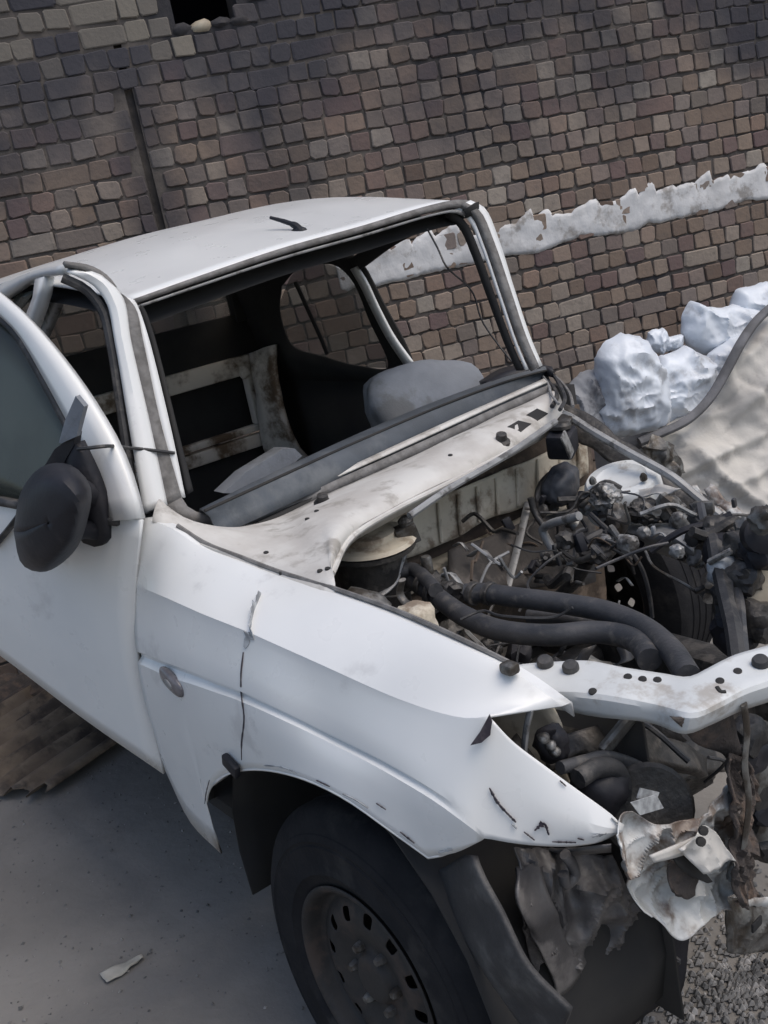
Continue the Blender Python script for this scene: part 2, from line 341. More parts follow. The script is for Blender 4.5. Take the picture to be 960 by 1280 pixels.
def brick_shape(rng, w_, h_, d_):
    """irregular worn brick face: 8-sided outline, chamfered, ~44 triangles, in local (s, out, z)"""
    cx, cz = w_ / 2, h_ / 2; k = min(w_, h_) * rng.uniform(.04, .17)
    out = [(-cx + k, -cz), (cx - k, -cz), (cx, -cz + k), (cx, cz - k), (cx - k, cz), (-cx + k, cz), (-cx, cz - k), (-cx, -cz + k)]
    out = [(a + rng.uniform(-.005, .005), b_ + rng.uniform(-.004, .004)) for a, b_ in out]
    tl, tv = rng.uniform(-.05, .05), rng.uniform(-.06, .06); verts = []
    for sc_, dd in ((1.0, -.03), (1.0, d_ * .55), (.90, d_)):
        for a, b_ in out: verts.append((a * sc_, dd + (tl * a + tv * b_ if dd > 0 else 0), b_ * sc_))
    faces = [tuple(range(16, 24))]
    for r0 in (0, 8):
        for i in range(8): faces.append((r0 + i, r0 + (i + 1) % 8, r0 + 8 + (i + 1) % 8, r0 + 8 + i))
    return verts, faces
rng = random.Random(3)
CW, CH = 0.099, 0.0905
variants = {'h': [brick_shape(rng, .0925, .079, rng.uniform(.005, .014)) for _ in range(30)], 's': [brick_shape(rng, .1915, .079, rng.uniform(.005, .014)) for _ in range(12)]}
layout = []
row = 0; z = CH / 2
while z < ZT:
    s = S0 + rng.uniform(0, CW)
    while s < S1:
        st = rng.random() < (.13 if s < seam else .04)
        wd = CW * (2 if st else 1) * rng.uniform(.9, 1.12)
        c = s + wd / 2; s += wd
        if ow0 - .02 < c < ow1 + .02 and OPB - .02 < z < oz1: continue
        if abs(c - seam) < wd / 2 + .02 and z < SM_T[1] + .03:      # bricks butt against the open joint
            a_, b_ = (c - wd / 2, seam - .022) if c < seam else (seam + .022, c + wd / 2)
            if b_ - a_ < .035: continue
            c, wd, st = (a_ + b_) / 2, b_ - a_, b_ - a_ > .13
        if rng.random() < .005: continue
        layout.append((c, z + .006 * math.sin(c * 2.1 + row) + rng.uniform(-.0025, .0025), st, wd))
    z += CH; row += 1
def project(p):
    d = p - CAMPOS; k = d.dot(CF); return 480 + 1322.8 * d.dot(CR) / k, 640 - 1322.8 * d.dot(CU) / k
def wpt(s, z, d=0.0): return WP + WD * s - WN * d + V((0, 0, z))
def seen(s, z):
    u, v = project(wpt(s, z))
    if not (-5 < u < 965 and -5 < v < 640): return 0
    roofline = 350 - .27 * u if u < 340 else (285 if u < 560 else 250)
    if u < 600: return 2 if v < roofline else 0
    if v < 250: return 2
    return 3 if (u > 610 + (v - 250) * .4 and v < 470 - (u - 640) * .22) else 0
order = sorted(range(len(layout)), key=lambda i: (-seen(*layout[i][:2]), -project(wpt(*layout[i][:2]))[1]))
top300 = [i for i in order if seen(*layout[i][:2])][:298]
meshes = {}
for kind, vs in variants.items():
    for k, (ve, fa) in enumerate(vs):
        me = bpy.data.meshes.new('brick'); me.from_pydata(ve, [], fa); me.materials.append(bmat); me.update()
        meshes[(kind, k)] = me
WX = Matrix((WD, -WN, V((0, 0, 1)))).transposed()
ind = set(top300); sv, sf, tone, palev = [], [], [], []
for i, (s, z, st, wd) in enumerate(layout):
    kind = 's' if st else 'h'; k = rng.randrange(len(variants[kind])); p = wpt(s, z); sx = wd / (CW * (2 if st else 1))
    flip = rng.random() < .5
    if i in ind:
        o = bpy.data.objects.new('brick', meshes[(kind, k)]); COL.objects.link(o); o.parent = wall
        o.matrix_parent_inverse = PINV[wall.name]
        o.matrix_basis = Matrix.Translation(p) @ WX.to_4x4() @ Euler((0, rng.uniform(-.03, .03) + (math.pi if flip else 0), 0)).to_matrix().to_4x4() @ Matrix.Diagonal((sx, 1, 1, 1))
    else:
        ve, fa = variants[kind][k]; b0 = len(sv); a_ = rng.uniform(-.03, .03); ca, sa = math.cos(a_), math.sin(a_); t_ = rng.random()
        for x, y, zz in ve: sv.append(p + WX @ V(((x * ca - zz * sa) * sx, y, x * sa + zz * ca)))
        sf += [tuple(b0 + q for q in f) for f in fa]
        pl = rng.uniform(.5, 1) if (s < ow0 + .03 and z > OPB - .06 + .12 * math.sin(s * 5) and rng.random() < .9) else (rng.uniform(.2, .6) if rng.random() < .02 else 0)
        tone += [t_] * len(ve); palev += [pl] * len(ve)
me = bpy.data.meshes.new('brickwork'); me.from_pydata(sv, [], sf); me.update()
for nm, da in (('tone', tone), ('pale', palev)):
    a = me.attributes.new(nm, 'FLOAT', 'POINT'); a.data.foreach_set('value', da)
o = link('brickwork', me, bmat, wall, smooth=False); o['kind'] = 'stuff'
# rubble at the opening's torn sill
for k, (u, du) in enumerate(((.03, .05), (.12, .06), (.21, .045), (.30, .05))):
    blob('sill_rubble', wpt(ow0 + u, OPB + .005, -.03), (du, .06, .03), 'tan' if k == 1 else 'mortar', wall, seed=k, jit=.35, sub=2)
# plaster band
PB = wall_sz((-2.208,2.829,1.387)); pbz = PB[1]; NS, NZ = 560, 24
s_a, s_b = wall_sz((-2.737,1.327,1.417))[0], S1
bm = bmesh.new(); vv = []
for i in range(NS + 1):
    s = s_a + (s_b - s_a) * i / NS
    sw = s / .115 + .6 * noise.noise(V((s * 2.2, 4, 0))); saw = sw % 1.0; kk = math.floor(sw)
    amp = .018 + .05 * noise.cell(V((kk * 7.3, 2.2, 0)))
    up = .066 + amp * min(saw * 1.15, 1) ** .8 * (1 if saw < .9 else (1 - saw) / .1) + .022 * noise.noise(V((s * 3, 0, 0))) + .008 * noise.noise(V((s * 30, 0, 0)))
    lo = -.092 + .024 * noise.noise(V((s * 4, 9, 0))) + .016 * noise.noise(V((s * 13, 5, 0))) + .006 * noise.noise(V((s * 40, 5, 0)))
    col_ = []
    for j in range(9):
        z = lo + (max(up, lo + .03) - lo) * j / 8
        q = wpt(s, pbz + z, .0095 + .007 * noise.noise(V((s * 8, z * 13, 0))) + .003 * noise.noise(V((s * 30, z * 30, 0))) - (.004 if j in (0, 8) else 0))
        col_.append(bm.verts.new(q))
    vv.append(col_)
for i in range(NS):
    for j in range(8):
        sj = s_a + (s_b - s_a) * i / NS
        if noise.noise(V((sj * 3.1, 3, 0))) > .42 and j > 3: continue
        bm.faces.new((vv[i][j], vv[i + 1][j], vv[i + 1][j + 1], vv[i][j + 1]))
bmesh.ops.delete(bm, geom=[v for v in bm.verts if not v.link_faces], context='VERTS')
o = from_bm('plaster_band', bm, 'plaster', wall, angle=None); solid(o, .005, -1.0)

# ------------------------------------------------------------------ the wrecked pickup
car = thing('wrecked_pickup', 'stripped white double cab pickup with no bonnet, windscreen or headlights, front end wrecked', 'pickup truck', (-.6, 0, GZ))

# --- front wing (fender): traced crease lines at their real distance from the centre line
T_ = [(-0.562,-0.770,1.107),(-0.467,-0.750,1.086),(-0.415,-0.720,1.042),(-0.305,-0.690,1.013),(-0.201,-0.670,0.993),(-0.002,-0.650,0.980),(0.172,-0.635,0.964),(0.319,-0.625,0.943),(0.425,-0.590,0.898),(0.497,-0.562,0.844)]
C1 = [(-0.589,-0.834,0.967),(-0.425,-0.828,0.963),(-0.275,-0.818,0.952),(-0.099,-0.804,0.943),(0.001,-0.793,0.931),(0.147,-0.768,0.907),(0.286,-0.735,0.876),(0.368,-0.708,0.859),(0.416,-0.688,0.855),(0.444,-0.671,0.860)]
C2 = [(-0.581,-0.870,0.792),(-0.433,-0.868,0.803),(-0.286,-0.860,0.812),(-0.108,-0.850,0.817),(0.013,-0.840,0.812),(0.137,-0.810,0.784),(0.277,-0.790,0.765),(0.379,-0.772,0.736),(0.435,-0.756,0.704),(0.457,-0.737,0.672)]
C2b = [(-0.581,-0.870,0.792),(-0.504,-0.870,0.800),(-0.433,-0.868,0.803),(-0.357,-0.864,0.808),(-0.286,-0.860,0.812),(-0.203,-0.855,0.814),(-0.108,-0.850,0.817),(0.013,-0.840,0.812),(0.137,-0.810,0.784),(0.277,-0.790,0.765),(0.379,-0.772,0.736),(0.435,-0.756,0.704),(0.457,-0.737,0.672)]
BT = [(-0.638,-0.862,0.467),(-0.571,-0.860,0.352),(-0.423,-0.858,0.320),(-0.448,-0.862,0.416),(-0.376,-0.864,0.509),(-0.247,-0.862,0.600),(-0.064,-0.858,0.673),(0.099,-0.850,0.704),(0.206,-0.835,0.695),(0.291,-0.810,0.652),(0.349,-0.785,0.611),(0.406,-0.764,0.637),(0.453,-0.739,0.668)]
LT = [(0.444,-0.671,0.858),(0.469,-0.655,0.816),(0.507,-0.629,0.771),(0.545,-0.602,0.726),(0.576,-0.577,0.686),(0.594,-0.557,0.653)]
LB = [(0.457,-0.737,0.672),(0.488,-0.707,0.659),(0.521,-0.669,0.646),(0.549,-0.634,0.638),(0.576,-0.600,0.638),(0.589,-0.562,0.642)]
TB = [T_[1], T_[2], T_[3], T_[4], T_[5], T_[6], T_[7], T_[8]]
bm = bmesh.new()
def sm(x): x = max(0, min(1, x)); return x * x * (3 - 2 * x)
def span(A, B, prof, nu):
    """strip between two traced lines; prof = (fraction, outward offset) pairs, the offset fading out at the front end"""
    A, B = cr(A, nu), cr(B, nu); rows = []
    for f, o_ in prof:
        rows.append([a.lerp(b_, f) + V((0, -o_ * (1 - sm((i / (nu - 1) - .80) / .2)), 0)) for i, (a, b_) in enumerate(zip(A, B))])
    grid_bm(bm, rows)
NU = 49; C2 = C2b
span(T_, C1, [(0, 0), (.06, .006), (.2, .010), (.4, .011), (.6, .009), (.8, .005), (.95, .0010), (1, 0)], NU)
span(C1, C2, [(0, 0), (.04, -.0012), (.15, -.002), (.4, -.001), (.6, .001), (.8, .001), (.90, -.001), (.955, -.011), (1, -.012)], NU)
def dens(P_):
    out = []
    for a, b_ in zip(P_, P_[1:]):
        for k in range(4): out.append(V(a).lerp(V(b_), k / 4))
    return out + [V(P_[-1])]
BTd = cr(BT[:3], 9)[:8] + cr(BT[2:4], 5)[:4] + cr(BT[3:11], 29)[:28] + cr(BT[10:], 9); C2d = cr(C2b, 49); rows = []
for f, o_ in ((0, -.012), (.035, .001), (.15, .004), (.35, .006), (.6, .003), (.85, 0), (1, -.003)):
    rows.append([a.lerp(b_, f) + V((0, -o_ * (1 - sm((i / 48 - .80) / .2)), 0)) for i, (a, b_) in enumerate(zip(C2d, BTd))])
grid_bm(bm, rows)
LL = cr(LT, 20); LBc = cr(LB, 20)
grid_bm(bm, [[a.lerp(b_, f) + V((.010, -.012, 0)) * math.sin(math.pi * f) * sm(i / 12) * (1 - sm((i - 15) / 5) * .6) for i, (a, b_) in enumerate(zip(LL, LBc))] for f in (0, .04, .15, .4, .6, .8, .90, .95, 1)])
# returned lips: bonnet edge, wheel arch
lip = cr(T_, NU); grid_bm(bm, [lip, [q + V((0, .022, -.004)) for q in lip], [q + V((0, .024, -.03)) for q in lip]])
lip = BTd[17:44]; grid_bm(bm, [lip, [q + V((0, .035, .004)) for q in lip]])
bmesh.ops.remove_doubles(bm, verts=bm.verts, dist=.002)
for v in bm.verts: v.co += nvec(v.co * 4) * .0016
fender = from_bm('fender', bm, 'paint', car, angle=21); solid(fender, .004, 0)
OUT = V((0, -.0045, .001))
def mark(name, pts, wd, m, parent, lift=OUT, n=24, seed=0):
    """a thin ragged mark lying on a panel, following pts"""
    c = snap(parent, cr(pts, n), .0065); lift = V((0, 0, 0)); bm = bmesh.new(); A, B = [], []
    for i, q in enumerate(c):
        d = (c[min(i + 1, n - 1)] - c[max(i - 1, 0)]).normalized(); s = d.cross(V((0, 1, .15))).normalized()
        ww = wd * (.35 + abs(noise.noise(V((i * .6, seed, 0)))) * 1.5) * math.sin(math.pi * min(1, (i + .6) / n)) ** .4
        A.append(q + s * ww / 2 + lift); B.append(q - s * ww / 2 + lift)
    grid_bm(bm, [A, B]); o = from_bm(name, bm, m, parent, smooth=False); solid(o, .0016); return o
mark('paint_crack', [(0.005,-0.808,1.046),(-0.027,-0.816,1.006),(-0.074,-0.812,0.952),(-0.083,-0.826,0.922)], .05, 'crack', fender)
mark('paint_crack', [(-0.081,-0.832,0.916),(-0.093,-0.844,0.866),(-0.085,-0.857,0.828),(-0.070,-0.868,0.797),(-0.116,-0.868,0.720),(-0.141,-0.866,0.674)], .008, 'scrape', fender, seed=4)
mark('scrape', [(0.461,-0.712,0.754),(0.476,-0.712,0.732),(0.505,-0.705,0.703)], .012, 'scrape', fender, seed=2, lift=V((.002,-.008,.002)))
mark('scrape', [(0.522,-0.684,0.683),(0.534,-0.672,0.694),(0.539,-0.670,0.674)], .010, 'scrape', fender, seed=6, lift=V((.003,-.010,.002)))
mark('scrape', [(0.507,-0.694,0.680),(0.518,-0.684,0.663)], .005, 'scrape', fender, seed=3, lift=V((.003,-.009,.002)))
mark('scrape', [(0.537,-0.664,0.657),(0.567,-0.640,0.655)], .004, 'scrape', fender, seed=8, lift=V((.003,-.008,.002)))
for k, pts in enumerate(([(-0.054,-0.860,0.689),(0.020,-0.858,0.710),(0.076,-0.855,0.716)], [(0.133,-0.850,0.719),(0.170,-0.845,0.717)], [(0.202,-0.840,0.712),(0.238,-0.835,0.709),(0.263,-0.830,0.701)], [(0.318,-0.810,0.665),(0.340,-0.800,0.646)], [(0.377,-0.780,0.632),(0.399,-0.765,0.639)], [(0.294,-0.830,0.723),(0.304,-0.820,0.709)], [(0.562,-0.600,0.641),(0.586,-0.590,0.652)], [(0.561,-0.630,0.655),(0.564,-0.620,0.647)], [(0.593,-0.580,0.679),(0.594,-0.570,0.663)], [(0.518,-0.610,0.736),(0.531,-0.610,0.730)], [(0.487,-0.700,0.690),(0.498,-0.700,0.685)], [(-0.362,-0.860,0.543),(-0.396,-0.862,0.500),(-0.427,-0.862,0.457)])):
    mark('paint_chip', pts, (.004, .003, .005, .006, .005, .003, .007, .006, .007, .004, .006, .004)[k], ('crack', 'scrape')[k % 2], fender, seed=k * 5, n=12)
plate('torn_edge', [(0.432,-0.712,0.824),(0.445,-0.698,0.845),(0.455,-0.680,0.872),(0.458,-0.680,0.860),(0.455,-0.686,0.838),(0.447,-0.700,0.828)], 'scrape', fender, t=.005)
# side repeater and the clip above the arch
box('arch_clip', (-0.188,-0.872,0.647), (.055, .016, .03), 'black', fender, rot=(0, .35, 0), bev=.005)
pc = snap(fender, [(-0.406,-0.868,0.779)], .004)[0]
rep_ = blob('side_repeater', pc, (.052, .012, .024), 'lens', fender, rot=(0, .28, 0), jit=0, p=2.6)
blob('bulb_window', pc + V((.004, -.011, 0)), (.018, .004, .011), 'greyp', rep_, rot=(0, .3, 0), jit=0, sub=2)

# --- sill and rear side behind the open door
sheet('rocker_panel', [[(-0.715,-0.790,0.597),(-1.145,-0.790,0.648),(-1.974,-0.790,0.731)], [(-0.723,-0.815,0.492),(-1.254,-0.815,0.497),(-2.076,-0.815,0.541)], [(-0.827,-0.800,0.368),(-1.476,-0.800,0.340),(-2.306,-0.800,0.356)]], 'paint', car, n=12)
# --- door: hinged at its front edge, swung open about twenty degrees
door = sheet('door', [[(-0.498,-0.803,1.123),(-0.635,-0.853,1.141),(-0.789,-0.909,1.157),(-0.900,-0.949,1.165),(-1.134,-1.034,1.194),(-1.684,-1.235,1.259)], [(-0.556,-0.824,0.953),(-0.716,-0.882,0.996),(-0.989,-0.982,1.098),(-1.331,-1.106,1.139),(-1.979,-1.342,1.137)], [(-0.600,-0.840,0.764),(-0.775,-0.904,0.840),(-1.043,-1.001,0.977),(-1.392,-1.128,1.093),(-2.026,-1.359,1.137)], [(-0.626,-0.849,0.581),(-0.831,-0.924,0.692),(-1.099,-1.022,0.850),(-1.442,-1.146,0.997),(-2.109,-1.389,1.083)], [(-0.651,-0.859,0.456),(-0.877,-0.941,0.573),(-1.150,-1.040,0.736),(-1.488,-1.163,0.910),(-2.196,-1.421,1.028)]], 'paint', car, n=26, nv=16, t=.01, bulge=(-.008, -.02, 0))
fr_o = [(-0.502,-0.802,1.126),(-0.529,-0.790,1.190),(-0.580,-0.779,1.272),(-0.670,-0.776,1.374),(-0.780,-0.780,1.477),(-0.899,-0.790,1.573),(-0.998,-0.803,1.638),(-1.119,-0.824,1.702),(-1.392,-0.893,1.789),(-1.737,-0.996,1.853)]
fr_i = [(-0.585,-0.834,1.122),(-0.612,-0.824,1.177),(-0.659,-0.817,1.247),(-0.747,-0.813,1.348),(-0.838,-0.810,1.453),(-0.935,-0.809,1.555),(-1.013,-0.819,1.606),(-1.115,-0.840,1.655),(-1.388,-0.911,1.735),(-1.712,-1.010,1.790)]
sheet('door_frame', [fr_o, fr_i], 'paint', door, n=30, nv=4, t=.028, bulge=(-.003, -.008, 0))
sheet('window_rubber', [[(-0.588,-0.832,1.117),(-0.615,-0.823,1.172),(-0.665,-0.816,1.243),(-0.753,-0.813,1.342),(-0.847,-0.810,1.449),(-0.944,-0.809,1.551),(-1.025,-0.821,1.601),(-1.122,-0.840,1.649),(-1.395,-0.912,1.727)], [(-0.600,-0.837,1.117),(-0.633,-0.828,1.176),(-0.680,-0.823,1.239),(-0.768,-0.820,1.337),(-0.860,-0.817,1.443),(-0.958,-0.817,1.545),(-1.031,-0.826,1.593),(-1.121,-0.843,1.639),(-1.394,-0.915,1.717)]], 'rubber', door, n=30, t=.03)
sheet('door_glass', [[(-0.603,-0.832,1.109),(-0.634,-0.820,1.173),(-0.682,-0.814,1.240),(-0.770,-0.811,1.341),(-0.865,-0.808,1.448),(-0.963,-0.807,1.551),(-1.041,-0.820,1.597),(-1.135,-0.836,1.647),(-1.410,-0.909,1.726),(-1.716,-1.003,1.773)], [(-0.603,-0.832,1.107),(-0.660,-0.851,1.114),(-0.740,-0.878,1.121),(-0.824,-0.905,1.129),(-0.911,-0.935,1.134),(-1.002,-0.964,1.146),(-1.096,-0.994,1.157),(-1.195,-1.025,1.173),(-1.443,-1.107,1.196),(-1.677,-1.183,1.220)]], 'glass', door, n=24, nv=6, t=.005)
sheet('belt_rubber', [[(-0.556,-0.830,1.129),(-0.704,-0.884,1.143),(-0.888,-0.951,1.172),(-1.120,-1.035,1.203)], [(-0.561,-0.832,1.113),(-0.711,-0.887,1.127),(-0.895,-0.954,1.155),(-1.128,-1.039,1.185)]], 'rubber', door, n=14, t=.02)
# door mirror
mo_ = [[(-0.789,-0.989,1.138),(-0.731,-0.968,1.222),(-0.634,-0.932,1.277),(-0.550,-0.902,1.271),(-0.521,-0.891,1.231),(-0.561,-0.906,1.153),(-0.623,-0.928,1.084),(-0.739,-0.970,1.033),(-0.798,-0.992,1.051),(-0.789,-0.989,1.138)],
       [(-0.720,-1.017,1.143),(-0.659,-0.994,1.231),(-0.560,-0.959,1.288),(-0.474,-0.927,1.282),(-0.443,-0.916,1.240),(-0.481,-0.930,1.165),(-0.546,-0.953,1.097),(-0.665,-0.997,1.044),(-0.728,-1.020,1.061),(-0.720,-1.017,1.143)],
       [(-0.630,-1.037,1.159),(-0.571,-1.016,1.237),(-0.483,-0.984,1.288),(-0.411,-0.957,1.284),(-0.384,-0.948,1.246),(-0.417,-0.960,1.184),(-0.473,-0.980,1.126),(-0.578,-1.018,1.075),(-0.633,-1.038,1.092),(-0.630,-1.037,1.159)],
       [(-0.548,-1.039,1.172),(-0.504,-1.023,1.229),(-0.437,-0.999,1.274),(-0.386,-0.980,1.273),(-0.365,-0.973,1.242),(-0.392,-0.982,1.198),(-0.438,-0.999,1.152),(-0.512,-1.026,1.114),(-0.551,-1.040,1.128),(-0.548,-1.039,1.172)],
       [(-0.480,-1.025,1.190),(-0.465,-1.020,1.208),(-0.441,-1.011,1.226),(-0.422,-1.004,1.226),(-0.412,-1.001,1.215),(-0.424,-1.005,1.198),(-0.441,-1.011,1.180),(-0.464,-1.019,1.169),(-0.479,-1.025,1.176),(-0.480,-1.025,1.190)],
       [(-0.450,-1.016,1.197),(-0.447,-1.015,1.198),(-0.445,-1.014,1.199),(-0.445,-1.015,1.197),(-0.446,-1.015,1.195),(-0.447,-1.015,1.193),(-0.449,-1.016,1.193),(-0.452,-1.017,1.193),(-0.451,-1.017,1.195),(-0.450,-1.016,1.197)]]
mir = sheet('door_mirror', mo_, 'black', door, n=37, nv=20, t=.004, angle=30)
plate('mirror_glass_side', mo_[0][:-1], 'black', mir, t=.004)
sheet('mirror_base', [[(-0.605,-0.855,1.311),(-0.583,-0.847,1.222),(-0.583,-0.847,1.127),(-0.599,-0.852,1.076),(-0.636,-0.866,1.066)], [(-0.663,-0.876,1.306),(-0.688,-0.885,1.204),(-0.687,-0.884,1.126),(-0.679,-0.882,1.090),(-0.669,-0.878,1.075)]], 'black', mir, n=12, t=.03)
tube('mirror_arm', [(-0.592,-0.943,1.125), (-0.615,-0.899,1.117), (-0.629,-0.863,1.099)], .022, 'black', mir, n=8)
tube('mirror_arm', [(-0.542,-0.925,1.250), (-0.579,-0.886,1.212), (-0.609,-0.856,1.180)], .024, 'black', mir, n=8)
plate('mirror_gusset', [(-0.545,-0.852,1.418),(-0.528,-0.846,1.394),(-0.577,-0.864,1.329),(-0.631,-0.883,1.316),(-0.637,-0.886,1.318),(-0.598,-0.871,1.366)], 'seat', mir, t=.012)
plate('gusset_rubber', [(-0.589,-0.857,1.335),(-0.605,-0.863,1.307),(-0.636,-0.874,1.282),(-0.694,-0.896,1.226),(-0.752,-0.917,1.235),(-0.669,-0.886,1.301)], 'black', mir, t=.02)
blob('mirror_repeater', V((-0.537,-0.897,1.209)), (.012, .012, .02), 'red', mir, jit=0, sub=2)
tube('mirror_cable', [(-0.591,-0.869,1.300), (-0.569,-0.850,1.298), (-0.553,-0.823,1.295), (-0.697,-0.706,1.246), (-0.690,-0.662,1.228), (-0.690,-0.608,1.205)], .0045, 'rubber', door, n=24, seg=6)
tube('door_strap', [(-0.844,-0.961,1.147),(-0.901,-0.981,1.110),(-0.984,-1.012,1.058)], .013, 'rubber', door, n=8, flat=.5)

# --- cab: windscreen frame, pillars, roof
def band(name, a, b_, m, parent=car, t=.012, n=30, **k): return sheet(name, [a, b_], m, parent, n=n, t=t, **k)
pillar_o = [(-0.884,-0.677,1.673),(-0.870,-0.634,1.638),(-0.848,-0.611,1.580),(-0.811,-0.630,1.486),(-0.744,-0.676,1.312),(-0.659,-0.732,1.094)]
pillar_g = [(-0.868,-0.599,1.631),(-0.847,-0.576,1.578),(-0.809,-0.601,1.479),(-0.737,-0.635,1.293),(-0.660,-0.676,1.096)]
pillar_w = [(-0.847,-0.577,1.590),(-0.834,-0.555,1.555),(-0.802,-0.569,1.472),(-0.730,-0.608,1.286),(-0.658,-0.634,1.102)]
pillar_i = [(-0.839,-0.547,1.570),(-0.832,-0.545,1.549),(-0.804,-0.551,1.478),(-0.716,-0.591,1.252),(-0.657,-0.624,1.099)]
ap = sheet('a_pillar', [pillar_o, [(-0.866,-0.638,1.660),(-0.850,-0.605,1.620),(-0.834,-0.598,1.578),(-0.797,-0.619,1.483),(-0.728,-0.659,1.304),(-0.648,-0.706,1.099)], pillar_g], 'paint', car, n=36, nv=6, t=.02)
band('windscreen_seal', [(-0.888,-0.680,1.693),(-0.880,-0.621,1.671),(-0.867,-0.588,1.637),(-0.844,-0.577,1.578),(-0.806,-0.602,1.480),(-0.734,-0.636,1.294),(-0.657,-0.677,1.096)], [(-0.884,-0.678,1.682),(-0.874,-0.622,1.655),(-0.857,-0.588,1.612),(-0.835,-0.555,1.555),(-0.803,-0.569,1.472),(-0.731,-0.608,1.286),(-0.659,-0.634,1.102)], 'seal', ap, n=40, t=.015)
band('pillar_flange', pillar_w, pillar_i, 'paint', ap, t=.008)
band('pillar_rubber', [(-0.844,-0.539,1.560),(-0.836,-0.537,1.539),(-0.812,-0.542,1.476),(-0.724,-0.582,1.249),(-0.667,-0.612,1.102)], [(-0.849,-0.530,1.554),(-0.841,-0.528,1.534),(-0.816,-0.533,1.470),(-0.728,-0.572,1.243),(-0.674,-0.595,1.104)], 'inner', ap)
tube('door_seal', [(-0.900,-0.688,1.658),(-0.885,-0.644,1.620),(-0.863,-0.625,1.563),(-0.830,-0.639,1.478),(-0.765,-0.684,1.311),(-0.683,-0.743,1.099)], .012, 'rubber', ap, n=30, seg=8)
# lower seal, sweeping round under the screen opening
lo_o = [(-0.659,-0.678,1.104),(-0.643,-0.661,1.064),(-0.631,-0.614,1.031),(-0.619,-0.538,1.002),(-0.614,-0.452,0.988),(-0.613,-0.356,0.986),(-0.617,-0.225,0.996),(-0.620,-0.033,1.003),(-0.625,0.177,1.016),(-0.631,0.404,1.031),(-0.634,0.610,1.040)]
lo_i = [(-0.658,-0.634,1.102),(-0.647,-0.626,1.072),(-0.637,-0.595,1.049),(-0.628,-0.528,1.023),(-0.622,-0.441,1.009),(-0.622,-0.345,1.008),(-0.625,-0.213,1.018),(-0.629,-0.020,1.028),(-0.634,0.190,1.040),(-0.639,0.417,1.054),(-0.643,0.610,1.062)]
band('lower_seal', lo_o, lo_i, 'seal', car, n=50, t=.012)
lo_w = [(-0.633,-0.504,1.014),(-0.630,-0.413,1.008),(-0.634,-0.259,1.018),(-0.639,-0.011,1.031),(-0.644,0.200,1.044),(-0.650,0.427,1.058),(-0.653,0.615,1.068)]
lo_v = [(-0.650,-0.483,1.014),(-0.648,-0.389,1.011),(-0.653,-0.232,1.023),(-0.660,0.007,1.040),(-0.665,0.220,1.054),(-0.670,0.448,1.066),(-0.674,0.623,1.076)]
band('screen_lip', lo_w, lo_v, 'bay', car, n=40, t=.005)
# far A pillar
pf = [[(-0.869,0.609,1.633),(-0.856,0.651,1.601),(-0.819,0.653,1.505),(-0.762,0.632,1.358),(-0.705,0.614,1.212),(-0.669,0.613,1.118)], [(-0.866,0.580,1.628),(-0.852,0.619,1.592),(-0.817,0.620,1.501),(-0.762,0.605,1.359),(-0.704,0.588,1.209),(-0.668,0.584,1.115)]]
ap2 = sheet('a_pillar', pf, 'paint', car, n=24, nv=3, t=.02)
band('windscreen_seal', [(-0.863,0.583,1.630),(-0.849,0.624,1.595),(-0.813,0.627,1.502),(-0.758,0.612,1.360),(-0.700,0.595,1.209),(-0.664,0.595,1.118)], [(-0.861,0.565,1.625),(-0.847,0.600,1.589),(-0.812,0.602,1.499),(-0.757,0.587,1.358),(-0.699,0.573,1.207),(-0.663,0.573,1.116)], 'seal', ap2, n=24, t=.02)
band('pillar_flange', [(-0.870,0.563,1.626),(-0.854,0.599,1.585),(-0.819,0.598,1.496),(-0.764,0.583,1.354),(-0.706,0.566,1.204),(-0.674,0.567,1.120)], [(-0.876,0.553,1.619),(-0.860,0.589,1.578),(-0.827,0.593,1.492),(-0.772,0.579,1.350),(-0.714,0.563,1.202),(-0.682,0.561,1.119)], 'paint', ap2, n=24, t=.006)
band('pillar_rubber', [(-0.883,0.546,1.616),(-0.867,0.582,1.575),(-0.834,0.586,1.489),(-0.780,0.573,1.349),(-0.722,0.560,1.201),(-0.690,0.560,1.119)], [(-0.911,0.541,1.606),(-0.895,0.577,1.564),(-0.862,0.581,1.478),(-0.809,0.571,1.341),(-0.752,0.561,1.196),(-0.722,0.563,1.118)], 'inner', ap2, n=24, t=.006)
# header
hd = [(-0.844,-0.549,1.570),(-0.852,-0.349,1.591),(-0.861,-0.091,1.614),(-0.866,0.188,1.627),(-0.873,0.467,1.644),(-0.872,0.574,1.642),(-0.867,0.620,1.629)]
sheet('roof_header', [hd, [(-0.839,-0.548,1.564),(-0.846,-0.353,1.581),(-0.854,-0.094,1.601),(-0.859,0.185,1.614),(-0.864,0.459,1.628),(-0.863,0.559,1.624),(-0.858,0.594,1.611)]], 'seal', car, n=40, t=.014)
sheet('header_flange', [[(-0.842,-0.545,1.557),(-0.849,-0.351,1.574),(-0.857,-0.091,1.595),(-0.861,0.188,1.607),(-0.867,0.460,1.621),(-0.866,0.551,1.618),(-0.860,0.585,1.603)], [(-0.843,-0.542,1.551),(-0.850,-0.350,1.568),(-0.857,-0.090,1.588),(-0.862,0.189,1.600),(-0.868,0.459,1.615),(-0.866,0.543,1.610),(-0.860,0.573,1.595)]], 'greyp', car, n=40, t=.008)
hf = cr(hd, 41)
rows = []
